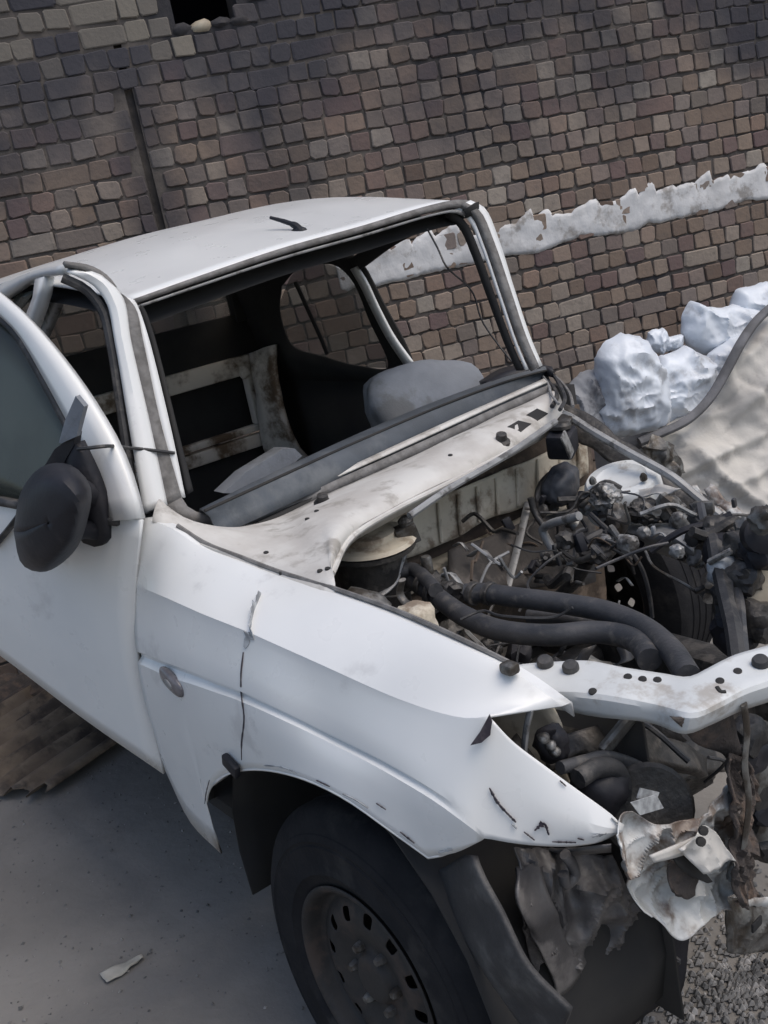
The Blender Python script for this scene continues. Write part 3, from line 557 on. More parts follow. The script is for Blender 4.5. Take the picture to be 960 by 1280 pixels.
for k in range(26):
    s = k / 25; row_ = []
    for i, q in enumerate(hf):
        yy = q.y; x = q.x + (-2.56 - q.x) * s
        z = q.z + .098 * math.sin(min(1, s * 1.7) * math.pi / 2) - .05 * max(0, s - .55) + .018 * (1 - (yy / .62) ** 2) * min(1, s * 4)
        edge = max(0, (abs(yy) - .50) / .12); z -= .03 * edge ** 2 * min(1, s * 3)
        row_.append(V((x, yy * (1 + .02 * min(1, s * 3)), z)))
    rows.append(row_)
bm = bmesh.new(); grid_bm(bm, rows); roof = from_bm('roof', bm, 'paint', car); solid(roof, .006, -1)
bm = bmesh.new(); grid_bm(bm, [[q + V((.0, 0, -.05 - .02 * (k == 0))) * 1 + V((-.02, 0, 0)) for q in r] for k, r in enumerate(rows)])
from_bm('headliner', bm, 'inner', roof)
# aerial on the roof
an = blob('aerial_base', V((-1.020,0.080,1.644)), (.03, .02, .018), 'black', roof, rot=(0, 0, .5), jit=.05, sub=2)
tube('aerial_stub', [(-1.000,0.078,1.641), (-1.020,0.079,1.661), (-1.060,0.064,1.683), (-1.100,0.043,1.702)], [.010, .010, .007, .006, .005], 'black', an, n=12, seg=8)
# near side upper structure: cant rail, B pillar, rear door frame
sheet('cant_rail', [[(-1.163,-0.562,1.683),(-1.342,-0.561,1.684),(-1.527,-0.563,1.678),(-1.667,-0.566,1.667),(-1.981,-0.574,1.634),(-2.397,-0.589,1.574)], [(-1.190,-0.567,1.660),(-1.345,-0.567,1.663),(-1.486,-0.568,1.658),(-1.608,-0.572,1.641),(-1.878,-0.583,1.600),(-2.295,-0.598,1.539)]], 'paint', car, n=20, t=.03)
sheet('b_pillar', [[(-1.331,-0.567,1.662),(-1.365,-0.581,1.608),(-1.426,-0.593,1.560),(-1.541,-0.618,1.460),(-1.789,-0.692,1.163)], [(-1.414,-0.567,1.660),(-1.441,-0.580,1.611),(-1.512,-0.591,1.564),(-1.664,-0.617,1.460),(-1.968,-0.695,1.151)]], 'paint', car, n=14, t=.03)
sheet('belt_post', [[(-1.532,-0.458,1.619),(-1.595,-0.472,1.563),(-1.707,-0.491,1.487),(-1.882,-0.523,1.357)], [(-1.603,-0.457,1.622),(-1.683,-0.471,1.566),(-1.784,-0.489,1.493),(-1.983,-0.522,1.361)]], 'greyp', car, n=14, t=.02)
sheet('rear_door_glass', [[(-1.519,-0.555,1.631),(-1.598,-0.563,1.600),(-1.754,-0.574,1.553)], [(-1.687,-0.556,1.627),(-1.791,-0.565,1.590),(-1.974,-0.579,1.533)]], 'glass', car, n=8, t=.005)
# cab floor, tunnel, lower rear, dark side linings
box('cab_floor', (-1.6, 0, .28), (2.0, 1.46, .04), 'inner', car)
box('gearbox_tunnel', (-1.3, 0, .36), (1.5, .3, .16), 'inner', car, bev=.05)
sheet('side_lining', [[(-.70, -.74, .30), (-2.6, -.74, .30)], [(-.70, -.745, .62), (-2.6, -.745, .75)]], 'inner', car, n=6, t=.02)
sheet('far_lining', [[(-.70, .76, .28), (-2.6, .76, .28)], [(-.70, .76, 1.02), (-2.6, .76, 1.04)]], 'inner', car, n=6, t=.03)
# rear bulkhead with its pressed openings; rear screen above
BX = -2.56
def bb(name, y0, y1, z0, z1, m, d=.03, x=BX, bev=.008): return box(name, (x, (y0 + y1) / 2, (z0 + z1) / 2), (d, y1 - y0, z1 - z0), m, car, bev=bev)
zb = (-2.560,0.095,0.730)[2]
bb('bulkhead', -.74, .76, .28, .745, 'inner')
bb('bulkhead_lower_rail', -.74, .74, .74, .80, 'bulk', .05, BX + .02)
bb('bulkhead_lower_rail', -.74, .74, .81, .84, 'bulk', .05, BX + .015)
bb('bulkhead_upper_rail', -.74, .74, 1.07, 1.155, 'bulk', .05, BX + .02)
bb('bulkhead_post', .60, .72, .84, 1.08, 'bulk', .05, BX + .01)
bb('bulkhead_post', -.20, -.12, .84, 1.08, 'bulk', .05, BX + .01)
bb('bulkhead_skin', -.74, .74, .82, 1.10, 'inner', .01, BX - .05)
blob('latch_bracket', V((-2.520,0.591,1.084)), (.02, .03, .03), 'bulk', car, jit=.3, sub=2)
bb('rear_panel', -.74, .76, 1.15, 1.335, 'inner', .03)
bb('rear_corner_post', .62, .78, 1.30, 1.66, 'inner', .06)
bb('rear_corner_post', -.72, -.58, 1.30, 1.66, 'inner', .06)
bb('rear_header', -.72, .74, 1.60, 1.66, 'inner', .05)
bb('rear_screen', -.60, .64, 1.33, 1.61, 'glass_far', .006, BX - .01, 0)
sheet('rear_trim', [[(-2.500,0.641,1.162),(-2.500,0.615,0.950),(-2.500,0.592,0.732),(-2.500,0.624,0.608)], [(-2.350,0.684,1.187),(-2.350,0.651,0.945),(-2.350,0.677,0.718),(-2.350,0.773,0.614)]], 'bulk', car, n=10, nv=5, t=.02, jit=.02)
# far side: dark lining with the rear door window, B pillar edge
ring_plate('far_side_frame', [(-2.500,0.632,1.483),(-2.169,0.613,1.558),(-1.801,0.612,1.562),(-1.538,0.625,1.510),(-1.489,0.670,1.330),(-1.464,0.732,1.083),(-1.591,0.749,1.015),(-2.038,0.749,1.012),(-2.485,0.746,1.027),(-2.676,0.716,1.145),(-2.639,0.677,1.301)], [(-2.133,0.644,1.433),(-1.990,0.631,1.485),(-1.847,0.627,1.502),(-1.678,0.630,1.489),(-1.619,0.647,1.423),(-1.619,0.685,1.272),(-1.618,0.731,1.085),(-1.816,0.733,1.080),(-2.049,0.722,1.121),(-2.263,0.707,1.180),(-2.242,0.673,1.318)], 'inner', car, n=60, t=.008)
fw = sheet('far_rear_glass', [[(-2.219,0.671,1.365),(-1.990,0.640,1.490),(-1.751,0.638,1.499),(-1.624,0.657,1.422),(-1.623,0.742,1.082)], [(-2.265,0.685,1.310),(-2.294,0.718,1.178),(-2.077,0.735,1.111),(-1.886,0.742,1.080),(-1.630,0.745,1.072)]], 'glass_far', car, n=16, nv=4, t=.005)
tube('quarter_bar', [(-2.015,0.641,1.447),(-2.013,0.669,1.335),(-2.009,0.699,1.213),(-2.014,0.719,1.135)], .012, 'inner', fw, n=10, flat=.7)
sheet('b_pillar', [[(-1.516,0.602,1.481),(-1.496,0.617,1.422),(-1.488,0.640,1.330),(-1.467,0.670,1.212),(-1.412,0.698,1.097)], [(-1.556,0.604,1.475),(-1.538,0.619,1.413),(-1.530,0.643,1.320),(-1.510,0.671,1.206),(-1.465,0.700,1.091)]], 'paint', car, n=16, t=.012)
sheet('far_cant_rail', [[(-1.567,0.625,1.512),(-1.333,0.610,1.568),(-1.086,0.600,1.609),(-0.835,0.597,1.622)], [(-1.537,0.636,1.467),(-1.322,0.621,1.527),(-1.086,0.609,1.575),(-0.850,0.604,1.594)]], 'inner', car, n=16, t=.05)
tube('loose_wire', [(-0.902,0.457,1.580), (-0.886,0.473,1.514), (-0.869,0.474,1.469), (-0.985,0.667,1.342), (-0.992,0.689,1.253), (-0.957,0.711,1.167), (-0.919,0.726,1.104)], .003, 'rubber', car, n=30, seg=5)
for k, pts in enumerate(([(-0.887,0.820,1.060),(-0.757,0.740,1.060),(-0.598,0.612,1.060),(-0.437,0.465,1.060),(-0.367,0.373,1.060)], [(-0.853,0.778,1.060),(-0.683,0.644,1.060),(-0.529,0.507,1.060),(-0.422,0.424,1.060)], [(-0.892,0.838,1.050),(-0.712,0.721,1.050),(-0.515,0.565,1.050),(-0.385,0.441,1.050)], [(-0.873,0.774,1.050),(-0.666,0.645,1.050),(-0.515,0.511,1.050),(-0.456,0.431,1.050)])):
    tube('loose_cable', pts, (.006, .004, .005, .007)[k], ('rubber', 'greyp', 'seal', 'rubber')[k], car, n=18, seg=6)
# seats
blob('seat', V((-1.150,0.536,0.994)), (.09, .235, .155), 'seat', car, rot=(-.18, -.5, 0), jit=.06, p=3.2, sub=4, seed=2)
plate('seat', [(-1.000,-0.375,0.996),(-1.000,-0.295,1.031),(-1.000,-0.153,1.061),(-1.000,-0.119,1.051),(-1.000,-0.100,1.023),(-1.000,-0.160,0.999),(-1.000,-0.298,0.969)], 'seat', car, t=.06)
# dashboard
d0 = [(-0.652,-0.591,1.060),(-0.752,-0.301,1.060),(-0.847,0.035,1.060),(-0.916,0.433,1.060),(-0.912,0.710,1.060),(-0.879,0.842,1.060)]
d1 = [(-0.559,-0.626,1.075),(-0.625,-0.374,1.075),(-0.701,-0.066,1.075),(-0.777,0.319,1.075),(-0.790,0.597,1.075),(-0.758,0.722,1.075)]
d2 = [(-0.566,-0.614,1.060),(-0.615,-0.384,1.060),(-0.677,-0.087,1.060),(-0.763,0.304,1.060),(-0.791,0.595,1.060),(-0.778,0.739,1.060)]
dsh = sheet('dashboard', [[V(q) + V((-.05, 0, -.25)) for q in d0], [V(q) + V((-.02, 0, -.02)) for q in d0], d1, d2, [V(q) + V((.02, 0, -.05)) for q in d2]], 'dash', car, n=40, nv=18, t=.006)
tube('dash_groove', [V(q) + V((0, 0, .003)) for q in d1], .004, 'inner', dsh, n=40, seg=6)
sheet('dash_end', [[(-0.993,0.637,1.050),(-1.070,0.819,1.050),(-1.022,0.890,1.050),(-0.856,0.839,1.050)], [(-0.833,0.533,1.070),(-0.871,0.673,1.070),(-0.844,0.738,1.070),(-0.712,0.703,1.070)]], 'black', dsh, n=12, t=.02)
sheet('plenum', [[V(q) + V((.015, 0, -.06)) for q in d2], [V(q) + V((.03, 0, -.16)) for q in lo_v]], 'inner', car, n=20, t=.01)
blob('wiper_motor', V((-0.720,0.389,0.976)), (.03, .04, .025), 'bay', car, jit=.25, sub=2, seed=3)

# --- scuttle: white panel from the screen seal to the bonnet gutter
A = lo_o
Cc = [*[(-0.530,-0.765,1.106),(-0.420,-0.718,1.040),(-0.310,-0.688,1.012),(-0.205,-0.668,0.991),(-0.006,-0.648,0.977)], *[(-0.087,-0.598,1.000),(-0.240,-0.441,1.000),(-0.300,-0.282,1.000),(-0.340,-0.068,1.000),(-0.403,0.214,1.000),(-0.494,0.512,1.000)]]
B_ = [V(a).lerp(V(c), .5) + V((.012, 0, .028)) for a, c in zip(A, Cc)]
cow = sheet('scuttle_panel', [A, B_, Cc, [V(q) + V((-.012, .004, -.03)) for q in Cc]], 'bay', car, n=60, nv=14, t=.004, jit=.006, jscale=6)
for pts in ([(-0.473,0.269,1.034),(-0.493,0.331,1.034),(-0.421,0.311,1.034),(-0.387,0.239,1.034)], [(-0.517,0.385,1.034),(-0.540,0.451,1.034),(-0.457,0.412,1.034),(-0.428,0.342,1.034)]):
    plate('air_inlet', snap(cow, pts, .005), 'inner', cow, t=.003)
for p in snap(cow, [(-0.425,-0.384,1.035), (-0.373,0.154,1.035)], -.004):
    lathe('wiper_spindle', [(.024, -.02), (.024, .0), (.016, .006), (.014, .022), (.006, .024)], 'dark', cow, p, (.35, -.1, 1), n=14)
for p in snap(cow, ((-0.296,-0.627,1.012), (-0.419,-0.410,1.020), (-0.388,-0.457,1.020), (-0.149,-0.677,1.010), (-0.408,0.006,1.035), (-0.099,-0.617,1.000), (-0.094,-0.601,1.000)), .001):
    lathe('screw_hole_disc', [(.006, -.004), (.006, .004), (.003, .005)], 'inner', cow, p, (.2, 0, 1), n=10)  # raised dark discs, the shade of a hole put into their colour
tube('bonnet_gutter', [V(q) + V((.006, -.003, -.006)) for q in Cc[5:]], .007, 'bay', cow, n=40, seg=8)
tube('gutter_rubber', [V(q) + V((-.004, .012, .006)) for q in T_[1:9]], .005, 'seal', fender, n=40, seg=6)

# --- engine bay: bulkhead behind the (removed) engine
FX = -.60
fwp = sheet('firewall', [[(FX - .02, -.66, .99), (FX - .02, .70, .99)], [(FX, -.66, .60), (FX, .70, .60)], [(FX - .05, -.66, .20), (FX - .05, .70, .20)]], 'brown', car, n=40, nv=16, t=.01, jit=.02, jscale=6)
sheet('firewall_panel', [[(-0.585,-0.272,0.842),(-0.585,-0.203,0.897),(-0.585,-0.003,0.886),(-0.585,0.234,0.881),(-0.585,0.528,0.884),(-0.585,0.679,0.883)], [(-0.575,-0.258,0.766),(-0.575,-0.180,0.760),(-0.575,-0.014,0.751),(-0.575,0.198,0.760),(-0.575,0.491,0.755),(-0.575,0.653,0.771)]], 'cream', car, n=50, nv=10, t=.006, jit=.008, jscale=9)
for p, q in zip([(-0.578,-0.129,0.872),(-0.578,0.068,0.868),(-0.578,0.142,0.868),(-0.578,0.215,0.868),(-0.578,0.288,0.870),(-0.578,0.372,0.873),(-0.578,0.458,0.876),(-0.578,0.554,0.877),(-0.578,0.631,0.875)], [(-0.566,-0.152,0.769),(-0.566,0.045,0.760),(-0.566,0.116,0.758),(-0.566,0.192,0.771),(-0.566,0.264,0.769),(-0.566,0.344,0.769),(-0.566,0.430,0.766),(-0.566,0.526,0.765),(-0.566,0.604,0.771)]):
    tube('firewall_rib', [p, q], .006, 'cream', car, seg=8)
lg = [(-0.560,-0.201,0.717),(-0.560,-0.116,0.729),(-0.560,0.056,0.728),(-0.560,0.305,0.733),(-0.560,0.632,0.747)]
sheet('firewall_ledge', [lg, [V(q) + V((.06, 0, -.012)) for q in lg], [V(q) + V((.065, 0, -.04)) for q in lg]], 'cream', car, n=30, t=.006, jit=.006, jscale=14)
sheet('insulation_strip', [[V(q) + V((.02, 0, -.05)) for q in lg], [V(q) + V((.05, 0, -.09)) for q in lg]], 'brown', car, n=40, t=.02, jit=.012, jscale=25)
tube('heater_rail', [V(q) + V((.06, .0, -.085)) for q in lg[1:]], .010, 'brown', car, n=20, seg=8)
sheet('tunnel_front', [[(-0.500,0.011,0.753),(-0.500,0.252,0.752),(-0.500,0.579,0.717)], [(-0.400,-0.110,0.656),(-0.400,0.126,0.610),(-0.400,0.448,0.524)]], 'tunnel', car, n=20, nv=10, t=.01, jit=.03, jscale=5)
tube('bracing_strip', [(-0.490,0.316,0.797), (-0.450,0.220,0.710), (-0.400,0.103,0.614)], .012, 'greyp', car, flat=.4, seg=8)
# near corner: charcoal canister with flange, bracket, hoses
cc = V((-0.420,-0.283,0.889)); lathe('canister', [(.085, -.20), (.088, -.01), (.115, -.006), (.115, .006), (.07, .01), (.066, .03), (.03, .034)], 'dark', car, cc, (.1, 0, 1), n=30)
lathe('canister_flange', [(.112, -.004), (.12, .0), (.112, .008), (.07, .012), (.068, .026), (.02, .03)], 'cream', car, cc + V((0, 0, .012)), (.1, 0, 1), n=30)
box('relay_box', V((-0.360,-0.209,0.902)), (.04, .055, .05), 'steel', car, rot=(.2, .1, -.4))
lathe('relay_knob', [(.018, 0), (.02, .012), (.008, .022)], 'alu', car, V((-0.360,-0.203,0.927)), (.1, -.2, 1), n=12)
tube('bracket_arm', [(-0.350,-0.224,0.873),(-0.350,-0.252,0.840),(-0.350,-0.275,0.805),(-0.350,-0.319,0.788),(-0.350,-0.369,0.786)], .011, 'greyp', car, n=18, flat=.6)
sheet('inner_wing', [[V(q) + V((0, .03, -.02)) for q in T_[4:9]], [V(q) + V((-.02, .09, -.12)) for q in T_[4:9]], [V(q) + V((-.03, .13, -.36)) for q in T_[4:9]]], 'cream', car, n=24, nv=14, t=.005, jit=.02, jscale=10)
blob('wing_bracket', V((0.070,-0.520,0.891)), (.04, .03, .035), 'cream', car, jit=.15, p=4, seed=3)
blob('wing_bracket', V((-0.137,-0.500,0.881)), (.06, .035, .022), 'steel', car, rot=(0, .3, .6), jit=.3, seed=9)
tube('bent_bracket', [(-0.074,-0.440,0.920),(-0.093,-0.440,0.885),(-0.081,-0.440,0.868),(-0.037,-0.440,0.866)], .010, 'steel', car, n=14, flat=.5)
# hoses across the bay
tube('radiator_hose', [(-0.423,-0.208,0.790),(-0.323,-0.234,0.790),(-0.205,-0.268,0.790),(-0.051,-0.313,0.790),(0.080,-0.326,0.790),(0.195,-0.288,0.790),(0.260,-0.235,0.790),(0.317,-0.220,0.790),(0.372,-0.230,0.790),(0.436,-0.275,0.790)], .0235, 'hose', car, n=44, seg=14)
tube('radiator_hose', [(-0.128,-0.239,0.800),(-0.096,-0.218,0.800),(-0.012,-0.201,0.800),(0.112,-0.176,0.800),(0.226,-0.163,0.800),(0.351,-0.187,0.800),(0.456,-0.238,0.800),(0.550,-0.307,0.800)], .0235, 'hose', car, n=44, seg=14)
tube('vacuum_hose', [(-0.009,-0.167,0.740),(0.063,-0.138,0.740),(0.136,-0.127,0.740),(0.167,-0.096,0.740)], .016, 'hose', car, n=20)
tube('coolant_hose', [(-0.428,-0.273,0.820),(-0.364,-0.266,0.820),(-0.336,-0.230,0.820),(-0.262,-0.251,0.820),(-0.169,-0.291,0.820)], .018, 'hose', car, n=20)
for p in [(-0.110,-0.230,0.800),(-0.075,-0.212,0.800),(-0.205,-0.278,0.800),(-0.272,-0.252,0.800)]:
    lathe('hose_clamp', [(.026, -.008), (.028, -.006), (.028, .006), (.026, .008)], 'dark', car, p, (1, .1, -.1), n=18)
lathe('thermostat_cap', [(.014, 0), (.014, .05), (.011, .056), (.004, .058)], 'steel', car, V((-0.293,-0.213,0.800)), (0, 0, 1), n=14)
blob('thermostat_housing', V((-0.301,-0.208,0.780)), (.05, .035, .035), 'dark', car, jit=.3, js=2.4, seed=12, angle=25)
blob('pipe_junction', V((-0.185,-0.232,0.790)), (.035, .03, .03), 'dark', car, jit=.3, js=2.4, seed=13, angle=25)
tube('dipstick', [(-0.300,-0.065,0.714),(-0.300,-0.015,0.762),(-0.300,0.054,0.770)], .004, 'greyp', car, n=10, seg=6)
tube('dipstick', [(-0.250,-0.196,0.827),(-0.250,-0.191,0.793),(-0.250,-0.184,0.759)], .004, 'greyp', car, n=8, seg=6)
# thin rods over the scuttle and along the far wing
tube('bonnet_stay', [(-0.177,-0.318,1.010), (-0.188,-0.189,1.030), (-0.213,0.011,1.045), (-0.314,0.298,1.050)], .0085, 'greyp', car, n=20, seg=8)
tube('wing_rail_rod', [(-0.555,0.510,1.008),(-0.494,0.510,1.003),(-0.380,0.510,0.952),(-0.257,0.510,0.900),(-0.128,0.510,0.848),(-0.052,0.510,0.798),(0.013,0.510,0.755)], .0125, 'greyp', car, n=24, seg=8)
sheet('far_wing_rail', [[(-0.635,0.640,1.007),(-0.455,0.640,0.928),(-0.276,0.640,0.831),(-0.155,0.640,0.767),(-0.075,0.640,0.711),(0.069,0.640,0.667)], [(-0.604,0.600,0.968),(-0.455,0.600,0.897),(-0.282,0.600,0.819),(-0.159,0.600,0.749),(-0.065,0.600,0.698),(0.094,0.600,0.649)], [(-0.591,0.580,0.937),(-0.458,0.580,0.871),(-0.288,0.580,0.789),(-0.161,0.580,0.721),(-0.062,0.580,0.669),(0.105,0.580,0.622)]], 'dark', car, n=40, nv=10, t=.005, jit=.012, jscale=14)
sheet('torn_rail_edge', [[(-0.097,0.570,0.800),(-0.057,0.570,0.755),(-0.020,0.570,0.742),(0.039,0.570,0.723),(0.121,0.570,0.716)], [(-0.110,0.550,0.787),(-0.058,0.550,0.744),(-0.015,0.550,0.727),(0.051,0.550,0.705),(0.132,0.550,0.699)]], 'crump', car, n=30, nv=5, t=.004, jit=.014, jscale=28)
sheet('torn_rail_edge', [[(-0.078,0.600,0.804),(-0.016,0.600,0.750),(0.043,0.600,0.728)], [(-0.085,0.580,0.794),(-0.028,0.580,0.737),(0.019,0.580,0.721)]], 'crump', car, n=16, nv=4, t=.004, jit=.014, jscale=28)
# far suspension tower and what stands round it
st = V((-0.270,0.470,0.838))
lathe('strut_tower', [(.112, -.09), (.108, -.04), (.104, -.006), (.096, .006), (.07, .010), (.06, .004), (.03, .004)], 'slam', car, st, (.12, -.22, 1), n=40)
for k in range(3):
    a = 2.1 * k; lathe('strut_nut', [(.010, 0), (.010, .012), (.005, .02)], 'steel', car, st + V((.08 * math.cos(a), .08 * math.sin(a), .008)), (.12, -.22, 1), n=6)
box('fluid_reservoir', V((-0.420,0.415,0.951)), (.075, .085, .075), 'black', car, rot=(.2, .1, .5), bev=.012)
box('reservoir_cap', V((-0.360,0.374,0.961)), (.008, .05, .07), 'alu', car, rot=(.2, -.2, .5), bev=.004)
lathe('reservoir_lid', [(.03, 0), (.032, .01), (.028, .018), (.01, .02)], 'dark', car, V((-0.420,0.414,0.991)), (0, .1, 1), n=18)
box('relay', V((-0.470,0.485,0.987)), (.04, .05, .03), 'steel', car, rot=(.2, .2, .5))
blob('brake_servo', V((-0.460,0.426,0.818)), (.045, .075, .05), 'servo', car, rot=(.3, 0, .3), jit=.12, p=2.4, sub=4, seed=6)
blob('brake_servo_flange', V((-0.500,0.407,0.800)), (.02, .075, .052), 'dark', car, rot=(.3, 0, .3), jit=.1, seed=7)
blob('abs_casting', V((-0.203,0.330,0.840)), (.042, .04, .036), 'alu', car, jit=.32, js=2.2, seed=21, sub=4, angle=28)
blob('abs_casting', V((-0.162,0.320,0.786)), (.028, .03, .045), 'steel', car, jit=.32, js=2.2, seed=22, sub=3, angle=28)
tube('coolant_pipe', [(-0.197,0.220,0.826),(-0.252,0.220,0.808),(-0.308,0.220,0.789),(-0.343,0.220,0.768),(-0.331,0.220,0.738),(-0.313,0.220,0.708),(-0.321,0.220,0.669)], .012, 'greyp', car, n=26)
tube('coolant_pipe', [(-0.370,0.220,0.856),(-0.363,0.220,0.816),(-0.335,0.220,0.778)], .009, 'dark', car, n=12)
tube('coolant_pipe', [(-0.323,0.200,0.681),(-0.257,0.200,0.697),(-0.188,0.200,0.713),(-0.146,0.200,0.733)], .009, 'steel', car, n=16)
blob('steering_joint', V((-0.176,0.240,0.722)), (.05, .04, .03), 'dark', car, jit=.3, js=2.4, seed=31, sub=3, angle=25)
blob('steering_joint', V((-0.148,0.250,0.759)), (.026, .02, .012), 'alu', car, jit=.3, seed=32, sub=2, angle=25)
tube('steering_shaft', [(-0.189,0.220,0.705),(-0.236,0.220,0.647),(-0.315,0.220,0.579)], .018, 'dark', car, n=8)
tube('throttle_cable', [(-0.216,0.280,0.810),(-0.162,0.280,0.773),(-0.101,0.280,0.733),(-0.063,0.280,0.678),(-0.050,0.280,0.607),(-0.051,0.280,0.547)], .006, 'rubber', car, n=26, seg=6)
tube('throttle_cable', [(-0.244,0.300,0.804),(-0.171,0.300,0.742),(-0.112,0.300,0.689)], .004, 'rubber', car, n=16, seg=6)
sheet('splash_plate', [[(-0.250,0.420,0.728),(-0.151,0.420,0.739),(-0.058,0.420,0.748),(-0.003,0.420,0.725)], [(-0.177,0.360,0.738),(-0.088,0.360,0.742),(-0.011,0.360,0.745),(0.042,0.360,0.714)], [(-0.208,0.440,0.657),(-0.153,0.440,0.654),(-0.088,0.440,0.642),(-0.035,0.440,0.632)]], 'greyp', car, n=20, nv=12, t=.005, jit=.006, jscale=9)
blob('oil_filter', V((-0.044,0.420,0.754)), (.03, .024, .05), 'alu', car, rot=(.5, .4, 0), jit=.08, seed=4)
blob('clutter_casting', V((-0.138,0.400,0.784)), (.05, .04, .032), 'dark', car, jit=.35, js=2.4, seed=41, sub=4, angle=25)
blob('clutter_casting', V((-0.077,0.420,0.796)), (.035, .03, .04), 'steel', car, jit=.35, js=2.4, seed=42, sub=3, angle=25)
blob('clutter_casting', V((-0.062,0.450,0.794)), (.018, .012, .008), 'alu', car, jit=.3, seed=43, sub=2)
sheet('tower_web', [[(-0.225,0.440,0.833),(-0.181,0.440,0.829),(-0.098,0.440,0.851),(-0.035,0.440,0.844)], [(-0.259,0.420,0.762),(-0.211,0.420,0.777),(-0.167,0.420,0.814),(-0.124,0.420,0.828)]], 'bay', car, n=14, nv=6, t=.004, jit=.012, jscale=20)
# far corner: loom, lamp bowl, battery tray
for w3, r_, m_ in (
    ([(0.028,0.397,0.793),(0.131,0.307,0.788),(0.240,0.217,0.777),(0.320,0.127,0.740),(0.388,0.037,0.707),(0.469,-0.053,0.658)], .007, 'rubber'),
    ([(0.018,0.397,0.804),(0.147,0.307,0.790),(0.245,0.217,0.778),(0.320,0.127,0.740),(0.392,0.037,0.708),(0.467,-0.053,0.658)], .007, 'rubber'),
    ([(-0.001,0.420,0.812),(0.129,0.330,0.780),(0.224,0.240,0.766),(0.310,0.150,0.729),(0.372,0.060,0.694),(0.451,-0.030,0.643)], .007, 'rubber'),
    ([(0.018,0.408,0.796),(0.122,0.318,0.783),(0.221,0.228,0.770),(0.328,0.138,0.737),(0.398,0.048,0.705),(0.466,-0.042,0.653)], .012, 'hose'),
    ([(0.018,0.415,0.815),(0.121,0.325,0.780),(0.209,0.235,0.766),(0.287,0.145,0.726),(0.376,0.055,0.697),(0.446,-0.035,0.644)], .005, 'rubber'),
    ([(0.056,0.383,0.831),(0.140,0.293,0.794),(0.260,0.203,0.786),(0.324,0.113,0.746),(0.407,0.023,0.717),(0.473,-0.067,0.666)], .012, 'hose'),
    ([(0.039,0.375,0.800),(0.160,0.285,0.800),(0.240,0.195,0.786),(0.322,0.105,0.749),(0.404,0.015,0.720),(0.477,-0.075,0.670)], .018, 'rubber'),
    ([(0.009,0.411,0.799),(0.138,0.321,0.784),(0.240,0.231,0.772),(0.302,0.141,0.731),(0.381,0.051,0.700),(0.455,-0.039,0.648)], .007, 'rubber'),
    ([(0.050,0.386,0.804),(0.133,0.296,0.792),(0.264,0.206,0.785),(0.314,0.116,0.743),(0.401,0.026,0.715),(0.483,-0.064,0.667)], .005, 'rubber'),):
    tube('wiring_loom', w3, r_, m_, car, n=30, seg=7)
for k, (p, s_, m_) in enumerate((((0.116,0.340,0.770), 0.04, 'dark'), ((0.139,0.320,0.801), 0.035, 'dark'), ((0.251,0.300,0.827), 0.028, 'steel'), ((0.193,0.280,0.767), 0.05, 'black'), ((0.239,0.260,0.658), 0.06, 'dark'), ((0.232,0.240,0.724), 0.04, 'liner'), ((0.285,0.220,0.822), 0.035, 'dark'), ((0.345,0.200,0.820), 0.04, 'black'), ((0.317,0.180,0.762), 0.04, 'dark'), ((0.346,0.160,0.675), 0.05, 'dark'), ((0.308,0.140,0.646), 0.05, 'black'), ((0.425,0.120,0.931), 0.03, 'steel'))):
    blob('bay_casting', p, (s_, s_ * .8, s_ * .9), m_, car, jit=.28, js=2.2, p=2.8, seed=50 + k, sub=3, angle=35)
box('fuse_label', V((0.275,0.160,0.812)), (.06, .012, .012), 'alu', car, rot=(.3, -.5, .4), bev=.002)
blob('relay_cover', V((0.262,0.180,0.772)), (.03, .03, .03), 'label', car, jit=.2, p=3, seed=3)
lb = V((0.356,0.240,0.722)); lathe('headlamp_bowl', [(.075, .02), (.078, .0), (.07, -.012), (.05, -.03), (.02, -.04)], 'tan', car, lb, (.75, -.55, .3), n=28)
lathe('headlamp_rim', [(.072, -.01), (.085, -.005), (.086, .018), (.076, .024), (.073, .01)], 'black', car, lb, (.75, -.55, .3), n=28)
lathe('lamp_motor', [(.03, -.02), (.042, 0), (.042, .03), (.02, .04)], 'black', car, V((0.350,0.200,0.861)), (.8, -.5, .3), n=18)
blob('lamp_motor_bolt', V((0.376,0.160,0.889)), (.008, .008, .008), 'alu', car, jit=0, sub=2)
